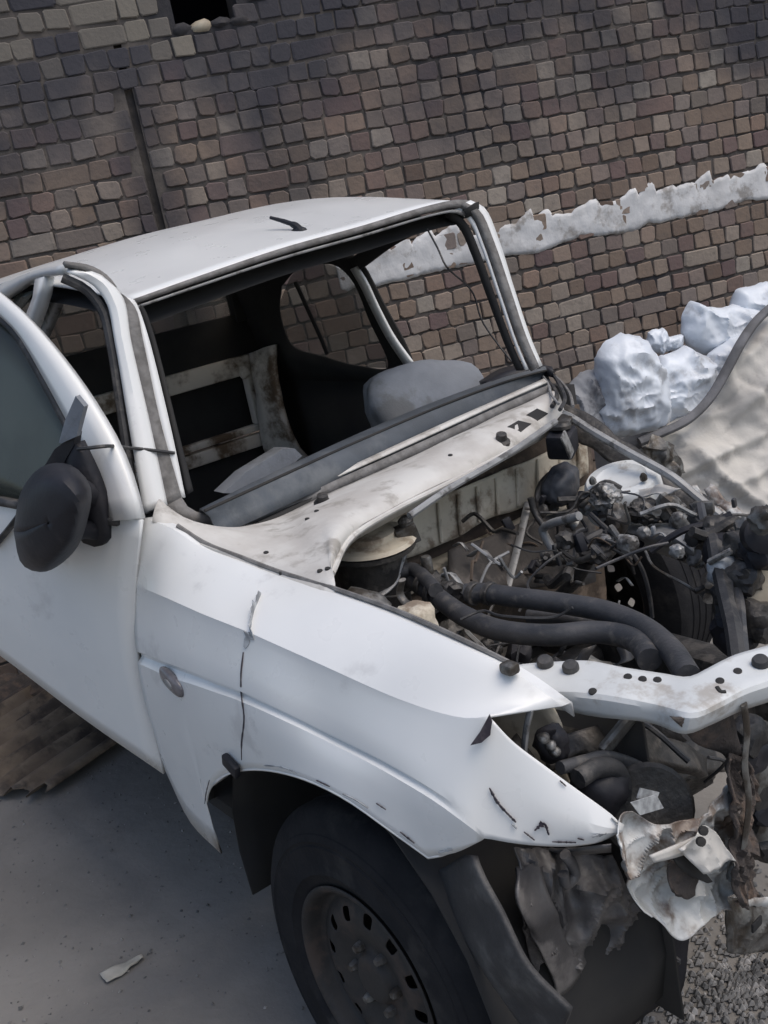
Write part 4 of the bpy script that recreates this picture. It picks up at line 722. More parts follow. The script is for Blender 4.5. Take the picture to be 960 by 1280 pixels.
# lower bay: chassis rails, cross tube, axle, all oily
for yy in (-.42, .42):
    box('chassis_rail', (-.10, yy, .34), (1.0, .10, .13), 'dark', car, bev=.012)
box('cross_tube', (.12, 0, .30), (.10, .78, .10), 'dark', car, bev=.03)
box('cross_tube', (-.38, 0, .32), (.10, .78, .08), 'dark', car, bev=.03)
blob('differential', (.05, .14, .30), (.16, .14, .13), 'dark', car, jit=.25, seed=61, sub=4, angle=30)
tube('drive_shaft', [(.04, -.70, .22), (.05, 0, .28), (.02, .55, .25)], .035, 'dark', car, n=14)
tube('gearbox_end', [(-.62, 0, .45), (-.35, -.02, .42), (-.18, -.02, .40)], [.13, .12, .10, .06], 'dark', car, n=12, seg=18)
random.seed(5)
for k in range(46):
    p = V((random.uniform(-.52, .30), random.uniform(-.40, .08), random.uniform(.38, .62)))
    t_ = random.random()
    if t_ < .45:
        blob('bay_bracket', p, (random.uniform(.02, .06), random.uniform(.02, .05), random.uniform(.015, .05)), random.choice(('dark', 'dark', 'liner', 'steel', 'black')), car, rot=(random.random(), random.random(), random.random()), jit=.22, js=2.2, seed=70 + k, sub=3, p=random.choice((2.5, 4, 6)), angle=35)
    else:
        q = p + V((random.uniform(-.22, .22), random.uniform(-.2, .12), random.uniform(-.12, .08)))
        mid = p.lerp(q, .5) + V((random.uniform(-.06, .06), random.uniform(-.06, .06), random.uniform(-.08, .05)))
        tube('bay_pipe', [p, mid, q], random.choice((.005, .008, .011, .015)), random.choice(('rubber', 'hose', 'dark', 'dark', 'steel')), car, n=14, seg=7)

# --- bonnet slam panel: white bent cross member
u0 = [*[(0.271,-0.496,0.825),(0.327,-0.436,0.825),(0.390,-0.391,0.825),(0.466,-0.375,0.825)], *[(0.526,-0.341,0.815),(0.571,-0.328,0.815)], *[(0.583,-0.293,0.815),(0.594,-0.230,0.815),(0.618,-0.157,0.815),(0.635,-0.049,0.815),(0.646,0.120,0.815)]]
u1 = [*[(0.308,-0.503,0.815),(0.377,-0.468,0.815),(0.441,-0.443,0.815),(0.506,-0.423,0.815)], *[(0.557,-0.390,0.805),(0.608,-0.377,0.805)], *[(0.621,-0.336,0.805),(0.633,-0.275,0.805),(0.654,-0.207,0.805),(0.675,-0.101,0.805),(0.682,0.061,0.805)]]
u2 = [*[(0.333,-0.509,0.805),(0.395,-0.484,0.805),(0.463,-0.465,0.805),(0.523,-0.444,0.805)], *[(0.572,-0.414,0.795),(0.632,-0.411,0.795)], *[(0.645,-0.365,0.795),(0.658,-0.304,0.795),(0.681,-0.243,0.795),(0.705,-0.139,0.795),(0.710,0.018,0.795)]]
u3 = [V(q) + V((-.012, .0, -.035)) for q in u2]
slam = sheet('slam_panel', [u0, u1, u2, u3], 'slam', car, n=60, nv=14, t=.005, jit=.005, jscale=9, angle=30)
for p, r_ in zip(snap(slam, ((0.344,-0.448,0.830), (0.393,-0.433,0.826), (0.643,-0.229,0.812)), .0), (.0155, .0155, .015)):
    lathe('rubber_buffer', [(r_ * .9, -.006), (r_, .004), (r_, .012), (r_ * .8, .017), (r_ * .2, .018)], 'rubber', slam, V(p), (.25, -.25, 1), n=20)
for u, p in enumerate(snap(slam, ((0.484,-0.387,0.816), (0.509,-0.378,0.814), (0.530,-0.364,0.812), (0.616,-0.306,0.808), (0.465,-0.457,0.814), (0.620,-0.262,0.808)), .002)):
    lathe('bolt_hole_disc', [(.0075, -.003), (.0075, .003), (.004, .004)], 'inner', slam, V(p), (.25, -.25, 1), n=12)  # not cut through: dark discs on the panel carry the hole's shade
tube('latch_slot', snap(slam, [(0.623,-0.324,0.806),(0.639,-0.334,0.806),(0.645,-0.330,0.806)], .001), .005, 'inner', slam, n=8, seg=6)
box('wing_bolt', V((0.427,-0.600,0.913)), (.03, .025, .02), 'steel', fender, bev=.006)
# --- below the slam panel
tube('wing_stay', [(0.465,-0.600,0.851), (0.455,-0.610,0.811), (0.437,-0.610,0.754)], .016, 'greyp', car, flat=.35, seg=8)
blob('lamp_connector', V((0.440,-0.547,0.747)), (.03, .03, .05), 'black', car, rot=(.4, .6, 0), jit=.3, seed=4)
for u, p in enumerate(((0.470,-0.588,0.789), (0.470,-0.575,0.768), (0.470,-0.568,0.752))): blob('connector_clip', V(p), (.011, .010, .010), 'alu', car, jit=.3, seed=u, sub=2)
sheet('lower_crossmember', [[(0.360,-0.477,0.687),(0.360,-0.395,0.672),(0.360,-0.312,0.632),(0.360,-0.207,0.554),(0.360,-0.070,0.448)], [(0.400,-0.523,0.665),(0.400,-0.442,0.649),(0.400,-0.362,0.609),(0.400,-0.259,0.536),(0.400,-0.124,0.443)]], 'dark', car, n=30, nv=8, t=.02, jit=.02, jscale=9)
sheet('radiator_frame', [[(0.300,-0.468,0.747),(0.300,-0.315,0.632),(0.300,-0.070,0.466),(0.300,0.237,0.380)], [(0.340,-0.537,0.608),(0.340,-0.358,0.515),(0.340,-0.131,0.405),(0.340,0.166,0.302)]], 'dark', car, n=24, nv=10, t=.01, jit=.03, jscale=6)
box('grey_bracket', V((0.460,-0.389,0.714)), (.02, .14, .035), 'steel', car, rot=(.40, .3, .1), bev=.01)
tube('washer_hose', [(0.500,-0.555,0.704),(0.500,-0.510,0.702),(0.500,-0.467,0.677),(0.500,-0.455,0.645),(0.500,-0.463,0.614)], .018, 'rubber', car, n=20)
tube('washer_hose', [(0.480,-0.572,0.727),(0.480,-0.516,0.711),(0.480,-0.468,0.696),(0.480,-0.403,0.649),(0.480,-0.356,0.600)], .012, 'hose', car, n=20)
blob('horn', V((0.480,-0.489,0.644)), (.05, .05, .05), 'black', car, jit=.2, seed=5)
sheet('rusty_plate', [[(0.620,-0.447,0.814),(0.620,-0.362,0.768),(0.620,-0.289,0.743)], [(0.600,-0.379,0.741),(0.600,-0.324,0.699),(0.600,-0.254,0.640)], [(0.580,-0.313,0.671),(0.580,-0.264,0.622),(0.580,-0.223,0.577)]], 'rust', car, n=18, nv=10, t=.006, jit=.012, jscale=16)
sheet('rusty_upright', [[(0.640,-0.342,0.682),(0.640,-0.339,0.602),(0.640,-0.345,0.525),(0.640,-0.364,0.446),(0.640,-0.349,0.395)], [(0.600,-0.224,0.634),(0.600,-0.226,0.527),(0.600,-0.233,0.446),(0.600,-0.250,0.368),(0.600,-0.267,0.325)]], 'rust', car, n=40, nv=20, t=.004, jit=.006, jscale=10, angle=20, fold=((1, -.3, 0), .05, 14))
tube('latch_stay', [(0.660,-0.306,0.778), (0.655,-0.299,0.720), (0.650,-0.308,0.661), (0.650,-0.307,0.589), (0.640,-0.322,0.496)], .008, 'steel', car, n=16, flat=.5, seg=8)
for k, p in enumerate([(0.550,-0.163,0.612),(0.550,-0.159,0.573),(0.550,-0.155,0.533),(0.550,-0.151,0.492),(0.550,-0.147,0.451),(0.550,-0.143,0.410),(0.550,-0.139,0.367)]):
    blob('grille_bracket', p, (.03, .04, .035), ('dark', 'black', 'steel')[k % 3], car, jit=.25, p=3, seed=90 + k, sub=3, angle=35)
# crumpled white lamp mounting at the near corner
bk = sheet('lamp_mounting', [[(0.610,-0.595,0.665),(0.610,-0.551,0.671),(0.610,-0.480,0.620),(0.610,-0.400,0.592),(0.610,-0.331,0.603),(0.610,-0.293,0.602)], [(0.600,-0.584,0.624),(0.600,-0.533,0.598),(0.600,-0.467,0.564),(0.600,-0.397,0.534),(0.600,-0.322,0.504),(0.600,-0.284,0.524)], [(0.585,-0.566,0.564),(0.585,-0.519,0.521),(0.585,-0.449,0.503),(0.585,-0.379,0.454),(0.585,-0.313,0.433),(0.585,-0.284,0.424)], [(0.580,-0.550,0.512),(0.580,-0.513,0.466),(0.580,-0.444,0.432),(0.580,-0.371,0.399),(0.580,-0.316,0.377),(0.580,-0.295,0.371)], [(0.600,-0.540,0.473),(0.600,-0.512,0.434),(0.600,-0.469,0.372),(0.600,-0.425,0.368),(0.600,-0.380,0.367),(0.600,-0.337,0.368)]], 'crump', car, n=70, nv=70, t=.002, jit=.010, jscale=13, angle=20, fold=((1, -.4, .2), .055, 11))
sheet('mounting_tab', [[(0.645,-0.492,0.592),(0.645,-0.450,0.593),(0.645,-0.423,0.600),(0.645,-0.395,0.572)], [(0.650,-0.444,0.519),(0.650,-0.401,0.510),(0.650,-0.375,0.508),(0.650,-0.363,0.498)]], 'bay', bk, n=20, nv=16, t=.002, jit=.003, jscale=20, angle=20, fold=((1, -.4, .2), .016, 16))
sheet('mounting_web', [[(0.630,-0.544,0.603),(0.630,-0.490,0.590),(0.630,-0.429,0.575)], [(0.630,-0.539,0.587),(0.630,-0.490,0.568),(0.630,-0.429,0.549)]], 'bay', bk, n=12, nv=4, t=.004)
sheet('recess_shade_sheet', [[(0.622,-0.472,0.561),(0.622,-0.442,0.540),(0.622,-0.411,0.490),(0.622,-0.394,0.460)], [(0.624,-0.484,0.559),(0.624,-0.471,0.534),(0.624,-0.443,0.500),(0.624,-0.409,0.467)]], 'inner', bk, n=10, nv=4, t=.004)  # flat dark sheet, the shade of a recess put into its colour
for p in ((0.665,-0.459,0.597), (0.665,-0.450,0.613)): lathe('bolt_hole_disc', [(.008, -.003), (.008, .004), (.003, .005)], 'inner', bk, V(p), (.9, -.3, .3), n=10)  # solid dark discs, hole shade given by colour
sheet('rust_stain_plate', [[(0.612,-0.482,0.527),(0.612,-0.442,0.516),(0.612,-0.417,0.479)], [(0.612,-0.482,0.482),(0.612,-0.454,0.448),(0.612,-0.432,0.448)]], 'rust', bk, n=10, nv=6, t=.004, jit=.02, jscale=30)
plate('foil_label', [(0.600,-0.540,0.689),(0.600,-0.479,0.672),(0.600,-0.466,0.639),(0.600,-0.523,0.656)], 'label', car, t=.002)
plate('foil_label', [(0.585,-0.498,0.689),(0.585,-0.455,0.658),(0.585,-0.465,0.648),(0.585,-0.509,0.675)], 'label', car, t=.002)
lathe('lamp_mounting_ring', [(.075, -.005), (.085, 0), (.078, .008), (.06, .006)], 'dark', car, V((0.520,-0.420,0.579)), (.8, -.5, .3), n=24)
sheet('bumper_iron', [[(0.550,-0.283,0.325),(0.550,-0.215,0.278),(0.550,-0.129,0.239)], [(0.570,-0.307,0.299),(0.570,-0.246,0.261),(0.570,-0.162,0.218)], [(0.560,-0.306,0.221),(0.560,-0.245,0.177),(0.560,-0.148,0.118)]], 'steel', car, n=30, nv=20, t=.003, jit=.004, jscale=15, angle=20, fold=((1, -.3, .2), .022, 12))
box('bumper_slot', V((0.578,-0.232,0.247)), (.006, .035, .022), 'inner', car, rot=(0, .1, .1), bev=.003)
sheet('torn_rail_edge', [[(0.620,-0.339,0.383),(0.620,-0.290,0.360),(0.620,-0.209,0.321)], [(0.620,-0.332,0.370),(0.620,-0.288,0.343),(0.620,-0.213,0.295)]], 'crump', car, n=10, nv=3, t=.004, jit=.006, jscale=40)
# dusty plastic wheel arch liner, torn down in front of the wheel
sheet('arch_liner', [[(0.316,-0.745,0.548),(0.359,-0.745,0.584),(0.404,-0.745,0.617),(0.436,-0.745,0.632)], [(0.336,-0.750,0.517),(0.382,-0.750,0.559),(0.429,-0.750,0.597),(0.458,-0.750,0.616)], [(0.387,-0.755,0.459),(0.428,-0.755,0.506),(0.467,-0.755,0.548),(0.497,-0.755,0.575)], [(0.462,-0.760,0.386),(0.501,-0.760,0.439),(0.534,-0.760,0.482),(0.554,-0.760,0.509)], [(0.555,-0.765,0.315),(0.588,-0.765,0.369),(0.619,-0.765,0.420),(0.636,-0.765,0.452)]], 'tread', car, n=20, nv=34, t=.010, jit=.008, jscale=9, bulge=(.01, -.02, .01))
sheet('arch_liner', [[(0.440,-0.673,0.605),(0.440,-0.587,0.553),(0.440,-0.493,0.503),(0.440,-0.440,0.465)], [(0.470,-0.689,0.559),(0.470,-0.629,0.499),(0.470,-0.543,0.472),(0.470,-0.457,0.438)], [(0.470,-0.698,0.492),(0.470,-0.634,0.427),(0.470,-0.547,0.398),(0.470,-0.442,0.377)], [(0.440,-0.663,0.361),(0.440,-0.594,0.298),(0.440,-0.494,0.277),(0.440,-0.385,0.272)], [(0.400,-0.621,0.193),(0.400,-0.541,0.153),(0.400,-0.409,0.114),(0.400,-0.262,0.095)]], 'liner', car, n=60, nv=60, t=.003, jit=.018, jscale=9, angle=25, fold=((1, -.3, .2), .07, 8))
sheet('liner_flap', [[(0.460,-0.692,0.588),(0.460,-0.669,0.583),(0.460,-0.637,0.577)], [(0.500,-0.723,0.570),(0.500,-0.700,0.532),(0.500,-0.655,0.521)], [(0.480,-0.691,0.452),(0.480,-0.658,0.406),(0.480,-0.626,0.419)], [(0.460,-0.643,0.281),(0.460,-0.618,0.285),(0.460,-0.592,0.308)]], 'liner', car, n=16, nv=24, t=.006, jit=.014, jscale=14)
tube('liner_fold', [(0.500,-0.610,0.586),(0.500,-0.597,0.556),(0.500,-0.597,0.535),(0.500,-0.618,0.531),(0.500,-0.621,0.554)], .010, 'liner', car, n=18)
sheet('under_tray', [[(0.360,-0.615,0.331),(0.360,-0.418,0.204),(0.360,-0.157,0.098)], [(0.196,-0.589,-0.080),(0.302,-0.408,-0.080),(0.315,-0.198,-0.080)]], 'black', car, n=20, nv=10, t=.01, jit=.015, jscale=7)
sheet('lower_lip', [[(0.239,-0.600,0.493),(0.346,-0.600,0.529),(0.478,-0.600,0.580),(0.604,-0.600,0.644)], [(0.186,-0.560,0.422),(0.287,-0.560,0.456),(0.427,-0.560,0.522),(0.560,-0.560,0.590)]], 'liner', fender, n=16, nv=4, t=.004)
# dark inside of the near wheel arch
rows = []
for k in range(15):
    a = R(-20 + 212 * k / 14); rows.append([V((-.01 + .47 * math.cos(a), y_, .24 + .46 * math.sin(a))) for y_ in (-.79, -.68, -.5, -.36)])
sheet('arch_well', rows, 'inner', car, n=8, t=.006)
sheet('arch_back', [[(-.46, -.36, .05), (.48, -.36, .05)], [(-.46, -.36, .72), (.48, -.36, .72)]], 'inner', car, n=6, t=.006)
# fine wiring, clips and pale fittings through the bay
random.seed(77)
for k in range(34):
    p = V((random.uniform(-.55, .05), random.uniform(-.42, .42), random.uniform(.60, .86)))
    q = p + V((random.uniform(-.2, .25), random.uniform(-.2, .2), random.uniform(-.18, .05)))
    mids = [p.lerp(q, f) + nvec(V((k * 3.1, f * 4, 1))) * .07 for f in (.25, .5, .75)]
    tube('thin_wire', [p, *mids, q], random.choice((.0025, .003, .004, .006)), random.choice(('rubber', 'rubber', 'hose', 'dark', 'greyp', 'brown')), car, n=22, seg=5)
for k in range(26):
    p = V((random.uniform(-.5, .05), random.uniform(-.40, .48), random.uniform(.55, .82)))
    s_ = random.uniform(.008, .022)
    if k % 3 == 0: box('connector', p, (s_ * 2.2, s_ * 1.4, s_), random.choice(('black', 'steel', 'label', 'black')), car, rot=(random.random() * 3, random.random() * 3, random.random() * 3), bev=.003)
    elif k % 3 == 1: lathe('pipe_union', [(s_ * .6, -s_), (s_ * .6, -s_ * .3), (s_, -s_ * .3), (s_, s_ * .3), (s_ * .6, s_ * .3), (s_ * .6, s_)], random.choice(('alu', 'steel', 'dark')), car, p, (random.uniform(-1, 1), random.uniform(-1, 1), .4), n=6)
    else: sheet('bracket_strip', [[p, p + V((s_ * 2, s_, s_)), p + V((s_ * 4, s_ * 1.2, -s_))], [p + V((0, s_, -s_ * .5)), p + V((s_ * 2, s_ * 2, s_ * .6)), p + V((s_ * 4, s_ * 2.2, -s_ * 1.4))]], random.choice(('alu', 'steel', 'greyp')), car, n=8, t=.003)

random.seed(123)
for k in range(110):
    p = V((random.uniform(-.50, .16), random.uniform(.10, .52), random.uniform(.58, .84)))
    u, v = project(p)
    if 745 < u < 872 and 690 < v < 815 or u < 655 or v < 575 or 730 < u < 825 and v < 622: continue
    t_ = random.random(); s_ = random.uniform(.012, .032)
    if t_ < .4:
        q = p + V((random.uniform(-.18, .18), random.uniform(-.15, .15), random.uniform(-.10, .08)))
        u, v = project(q)
        if 745 < u < 872 and 690 < v < 815 or u < 655 or v < 565: continue
        tube('loom_branch', [p, p.lerp(q, .35) + nvec(p * 9) * .05, p.lerp(q, .7) + nvec(q * 9) * .05, q], random.choice((.004, .006, .009, .013)), random.choice(('rubber', 'hose', 'dark', 'black', 'steel')), car, n=18, seg=7)
    elif t_ < .7: box('bay_bracket', p, (s_ * 2, s_ * 1.3, s_ * .9), random.choice(('dark', 'black', 'dark', 'steel', 'liner')), car, rot=(random.random() * 3, random.random() * 3, random.random() * 3), bev=.004)
    elif t_ < .85: lathe('pulley', [(s_ * .4, -.012), (s_, -.012), (s_, -.006), (s_ * .8, 0), (s_, .006), (s_, .012), (s_ * .35, .014)], random.choice(('dark', 'steel', 'alu')), car, p, (random.uniform(-.5, 1), random.uniform(-1, .3), random.uniform(0, .8)), n=18)
    else: blob('bay_casting', p, (s_, s_ * .8, s_ * .9), random.choice(('alu', 'steel', 'dark')), car, jit=.25, js=2.2, p=3, seed=k, sub=3, angle=35)
for k in range(30):
    p = V((random.uniform(.15, .44), random.uniform(-.60, -.12), random.uniform(.48, .74)))
    q = p + V((random.uniform(-.12, .12), random.uniform(-.15, .2), random.uniform(-.16, .06)))
    if k % 2: tube('loom_branch', [p, p.lerp(q, .4) + nvec(p * 9) * .05, q], random.choice((.004, .006, .010)), random.choice(('rubber', 'hose', 'dark', 'steel')), car, n=14, seg=7)
    else: sheet('bent_strip', [[p, p.lerp(q, .5) + nvec(p * 7) * .03, q], [p + V((.01, .03, .0)), p.lerp(q, .5) + V((.02, .035, -.01)), q + V((.0, .03, .01))]], random.choice(('dark', 'steel', 'rust', 'liner')), car, n=12, nv=3, t=.003)

# --- wheels: tyre with a grooved tread, pressed steel rim with real holes, hub, nuts
def make_wheel(c, ax, ro=.36, wd=.23, name='wheel', groove=.010):
    """c = centre of the outer face, ax = outwards"""
    ri = .205; ax = V(ax).normalized()
    w_ = bpy.data.objects.new(name, None)
    COL.objects.link(w_); w_.location = V(c) - V((-.6, 0, GZ)); w_.parent = car
    PINV[w_.name] = Matrix.Translation(V(c)).inverted()
    h = wd
    prof = [(ri, -.006), (ri + .02, .004), (ri + .035, .010), (ri + .038, .013), (ri + .046, .013), (ri + .049, .011), (ro - .075, .012), (ro - .072, .009), (ro - .066, .009), (ro - .063, .011), (ro - .05, .006), (ro - .048, .003), (ro - .03, -.004), (ro - .008, -.022), (ro, -.04)]
    for k in range(1, 5):
        g0 = -.04 - (h - .08) * k / 5; prof += [(ro, g0 + .006), (ro - groove, g0 + .004), (ro - groove, g0 - .004), (ro, g0 - .006)]
    prof += [(ro, -h + .04), (ro - .008, -h + .022), (ro - .04, -h + .004), (ri + .05, -h - .008), (ri + .01, -h), (ri, -h + .01)]
    ty = lathe('tyre', prof, 'tyre', None, c, ax, n=64); ty.parent = w_; ty.matrix_parent_inverse = PINV[w_.name]
    # open the ends of the lathe
    bm = bmesh.new(); bm.from_mesh(ty.data); bmesh.ops.delete(bm, geom=[f for f in bm.faces if len(f.verts) > 8], context='FACES_ONLY'); bm.to_mesh(ty.data); bm.free()
    X = axes(ax)
    def ring(bm, r_, hh, n): return [bm.verts.new(V(c) + X @ V((r_ * math.cos(2 * math.pi * k / n), r_ * math.sin(2 * math.pi * k / n), hh))) for k in range(n)]
    n_ = 72; bm = bmesh.new()
    prof = [(ri + .012, .006), (ri + .004, .008), (ri - .006, .0), (ri - .012, -.030), (ri - .025, -.036), (ri - .035, -.030), (ri - .048, -.022), (ri - .062, -.017), (ri - .076, -.015), (ri - .095, -.018), (.075, -.030), (.055, -.030), (.05, -.012), (.03, -.010)]
    rings = [ring(bm, r_, h_, n_) for r_, h_ in prof]
    for i, (a, b_) in enumerate(zip(rings, rings[1:])):
        for k in range(n_):
            if i in (6, 7) and k % 6 in (1, 2): continue
            bm.faces.new((a[k], a[(k + 1) % n_], b_[(k + 1) % n_], b_[k]))
    bm.faces.new(rings[-1])
    rim = from_bm('rim', bm, 'rim', w_, angle=50); solid(rim, .005)
    md = rim.modifiers.new('round', 'SUBSURF'); md.levels = 2; md.render_levels = 2
    bm = bmesh.new(); rs = [ring(bm, r_, h_, 40) for r_, h_ in ((ri - .004, -.03), (ri - .03, -.09), (ri - .03, -h + .05), (ri + .006, -h + .004), (ri + .012, -h))]
    for a, b_ in zip(rs, rs[1:]):
        for k in range(40): bm.faces.new((a[k], a[(k + 1) % 40], b_[(k + 1) % 40], b_[k]))
    brl = from_bm('rim_barrel', bm, 'rim', w_); solid(brl, .004)
    for k in range(6):
        a = 2 * math.pi * k / 6 + .3; p = V(c) + X @ V((.07 * math.cos(a), .07 * math.sin(a), -.030))
        lathe('wheel_nut', [(.012, 0), (.012, .014), (.008, .024)], 'steel', w_, p, ax, n=6)
    return w_
wc = V((0.047,-0.800,0.183))
make_wheel(wc, (.06, -1, .05), ro=.378)
lathe('brake_drum', [(.13, -.02), (.13, .05), (.05, .06)], 'dark', car, wc + V((0, .16, 0)), (0, -1, 0), n=28)
wl = V((-0.776,0.860,0.260))
make_wheel(wl + V((0.0, .20, 0)), (.05, 1, .0), groove=.003)

# ------------------------------------------------------------------ sacks piled against the wall
def crease(u, v, seed):
    """sharp folds of thin sheeting: creased noise at three sizes, in metres"""
    w_ = nvec(V((u * 7, v * 7, seed))) * .05
    a = abs(noise.noise(V(((u + w_.x) * 9 + (v + w_.y) * 5, (v + w_.y) * 7 - u * 2, seed + 1.5))))
    b_ = abs(noise.noise(V(((u + w_.y) * 18 - (v + w_.x) * 11, (v + w_.x) * 16 + u * 6, seed + 4.5))))
    c = abs(noise.noise(V((u * 42 + v * 20, v * 36 - u * 12, seed + 7.5))))
    return .038 * (.35 - a ** .6) + .016 * (.3 - b_ ** .55) + .006 * (.3 - c ** .7)
def sack(label, outline, thick, seed, m='sack'):
    """a slumped sack of thin sheeting: its outline as it lies, bulging to the front, flatter behind"""
    P_ = cr(list(outline) + [outline[0]], 73)[:-1]; n_ = len(P_); c = sum(P_, V((0, 0, 0))) / n_; nr = 22; bm = bmesh.new()
    def pt(r, i, side):
        q = c.lerp(P_[i], r); d = thick * math.sqrt(max(0, 1 - r ** 2.6)); lo_ = (q - c)
        f = crease(q.dot(WD), q.z, seed) * (1.0 if side > 0 else .3)
        rad = (q - c).normalized() if r > 0 else V((0, 0, 0))
        return q - WN * (side * d * (1 if side > 0 else .6) + f * (1 - r ** 6)) + rad * f * .8 * r + V((0, 0, -.012 * (1 - r)))
    rings = [[bm.verts.new(pt(k / nr, i, 1)) for i in range(n_)] for k in range(1, nr + 1)] + [[bm.verts.new(pt(k / nr, i, -1)) for i in range(n_)] for k in range(nr - 2, 3, -4)]
    for a, b_ in zip(rings, rings[1:]):
        for i in range(n_): bm.faces.new((a[i], a[(i + 1) % n_], b_[(i + 1) % n_], b_[i]))
    bm.faces.new(rings[0]); bm.faces.new(rings[-1])
    o = from_bm('sack', bm, m, None, angle=50)
    return tag(o, label, 'sack', 'sacks piled against the wall')
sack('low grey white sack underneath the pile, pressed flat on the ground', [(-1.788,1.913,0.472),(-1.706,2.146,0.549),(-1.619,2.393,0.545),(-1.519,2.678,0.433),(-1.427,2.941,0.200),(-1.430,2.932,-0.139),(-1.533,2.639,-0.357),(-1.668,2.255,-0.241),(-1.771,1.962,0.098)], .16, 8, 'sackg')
sack('wide white sack lying on top of the pile close to the wall', [(-1.582,2.409,0.905),(-1.565,2.457,0.966),(-1.531,2.554,0.918),(-1.488,2.677,0.898),(-1.441,2.810,0.844),(-1.423,2.861,0.747),(-1.466,2.740,0.697),(-1.519,2.589,0.674),(-1.558,2.477,0.713),(-1.584,2.402,0.816)], .10, 3)
sack('crumpled white sack at the top right corner of the pile', [(-1.557,2.721,0.852),(-1.538,2.774,0.949),(-1.512,2.849,0.967),(-1.467,2.976,0.943),(-1.429,3.085,0.848),(-1.429,3.084,0.697),(-1.498,2.889,0.726)], .10, 4)
sack('small knotted white bag lying in the gap above the two big sacks', [(-1.633,2.204,0.832),(-1.622,2.234,0.881),(-1.603,2.290,0.879),(-1.591,2.325,0.833),(-1.570,2.384,0.823),(-1.569,2.386,0.766),(-1.595,2.311,0.757),(-1.623,2.232,0.772)], .05, 5)
sack('pale sack half hidden behind the dark rolled hem of the tarpaulin', [(-1.473,2.358,0.681),(-1.437,2.459,0.747),(-1.393,2.586,0.778),(-1.354,2.694,0.745),(-1.361,2.675,0.634),(-1.417,2.517,0.518),(-1.468,2.373,0.524)], .09, 7)
sack('rounded white sack leaning between the upright sack and the beige tarpaulin', [(-1.518,2.049,0.742),(-1.480,2.157,0.797),(-1.438,2.275,0.798),(-1.410,2.355,0.734),(-1.400,2.383,0.622),(-1.411,2.353,0.504),(-1.439,2.273,0.436),(-1.487,2.138,0.449),(-1.521,2.040,0.490),(-1.529,2.018,0.627)], .12, 2)
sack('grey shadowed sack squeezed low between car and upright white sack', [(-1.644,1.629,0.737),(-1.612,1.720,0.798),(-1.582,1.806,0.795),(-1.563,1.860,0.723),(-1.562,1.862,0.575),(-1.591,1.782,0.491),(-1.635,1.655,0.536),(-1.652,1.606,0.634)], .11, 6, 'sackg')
sack('bulging white plastic sack standing upright nearest the car, folded down its front', [(-1.542,1.739,0.762),(-1.531,1.770,0.875),(-1.508,1.837,0.930),(-1.476,1.927,0.934),(-1.455,1.986,0.895),(-1.439,2.033,0.823),(-1.429,2.059,0.726),(-1.426,2.069,0.617),(-1.433,2.048,0.514),(-1.462,1.967,0.484),(-1.505,1.844,0.486),(-1.541,1.742,0.517),(-1.546,1.728,0.631)], .13, 1)

# ------------------------------------------------------------------ beige tarpaulin thrown over the near end of the pile
rows = [[(-1.449,1.885,0.482),(-1.386,2.091,0.520),(-1.326,2.323,0.654),(-1.302,2.542,0.816),(-1.281,2.753,0.900),(-1.215,3.089,0.998),(-1.092,3.440,1.037)],
        [(-1.405,1.888,0.428),(-1.332,2.066,0.455),(-1.269,2.274,0.549),(-1.219,2.477,0.701),(-1.194,2.698,0.779),(-1.138,3.009,0.859),(-1.016,3.356,0.895)],
        [(-1.335,1.907,0.317),(-1.244,2.044,0.339),(-1.180,2.226,0.400),(-1.128,2.433,0.493),(-1.104,2.654,0.566),(-1.055,2.944,0.645),(-0.941,3.267,0.683)],
        [(-1.290,1.913,0.201),(-1.193,2.038,0.197),(-1.124,2.206,0.225),(-1.065,2.401,0.301),(-1.034,2.610,0.355),(-0.973,2.876,0.418),(-0.867,3.177,0.475)],
        [(-1.264,1.927,0.094),(-1.156,2.052,0.066),(-1.081,2.207,0.061),(-1.016,2.390,0.103),(-0.972,2.577,0.143),(-0.891,2.807,0.194),(-0.793,3.085,0.235)],
        [(-1.236,1.947,-0.177),(-1.132,2.062,-0.201),(-1.049,2.208,-0.222),(-0.985,2.390,-0.220),(-0.940,2.576,-0.221),(-0.858,2.810,-0.192),(-0.759,3.090,-0.195)]]
rr = [cr(r, 90) for r in rows]; cols = [cr([r[i] for r in rr], 80) for i in range(90)]
FOLDS = [(V(p).dot(WD), V(p).z, V(q).dot(WD), V(q).z, h, w_) for p, q, h, w_ in (
    ((-1.311,1.854,0.277), (-1.210,2.142,0.345), .050, .020), ((-1.210,2.142,0.345), (-1.146,2.321,0.375), .045, .018), ((-1.221,2.018,0.359), (-1.166,2.114,0.187), .055, .022), ((-1.166,2.114,0.187), (-1.070,2.299,-0.026), .050, .024),
    ((-1.315,2.053,0.442), (-1.238,2.273,0.558), .030, .016), ((-1.187,2.266,0.481), (-1.117,2.464,0.614), .045, .022), ((-1.256,2.313,0.650), (-1.181,2.585,0.785), .035, .018), ((-1.258,1.915,0.136), (-1.214,2.040,0.213), .040, .018), ((-1.138,2.194,0.209), (-1.067,2.398,0.265), .04, .02))]
def fold(a, z):
    f = 0.0
    for a0, z0, a1, z1, h, w_ in FOLDS:
        L2 = (a1 - a0) ** 2 + (z1 - z0) ** 2; t_ = ((a - a0) * (a1 - a0) + (z - z0) * (z1 - z0)) / L2; tt = max(0, min(1, t_))
        d = math.hypot(a - a0 - tt * (a1 - a0), z - z0 - tt * (z1 - z0)); side = (a - a0) * (z1 - z0) - (z - z0) * (a1 - a0)
        f += h * math.exp(-d / (w_ if side > 0 else w_ * 3.2))
    return f
bm = bmesh.new(); G = []
TN = -WN + V((0, 0, .5))
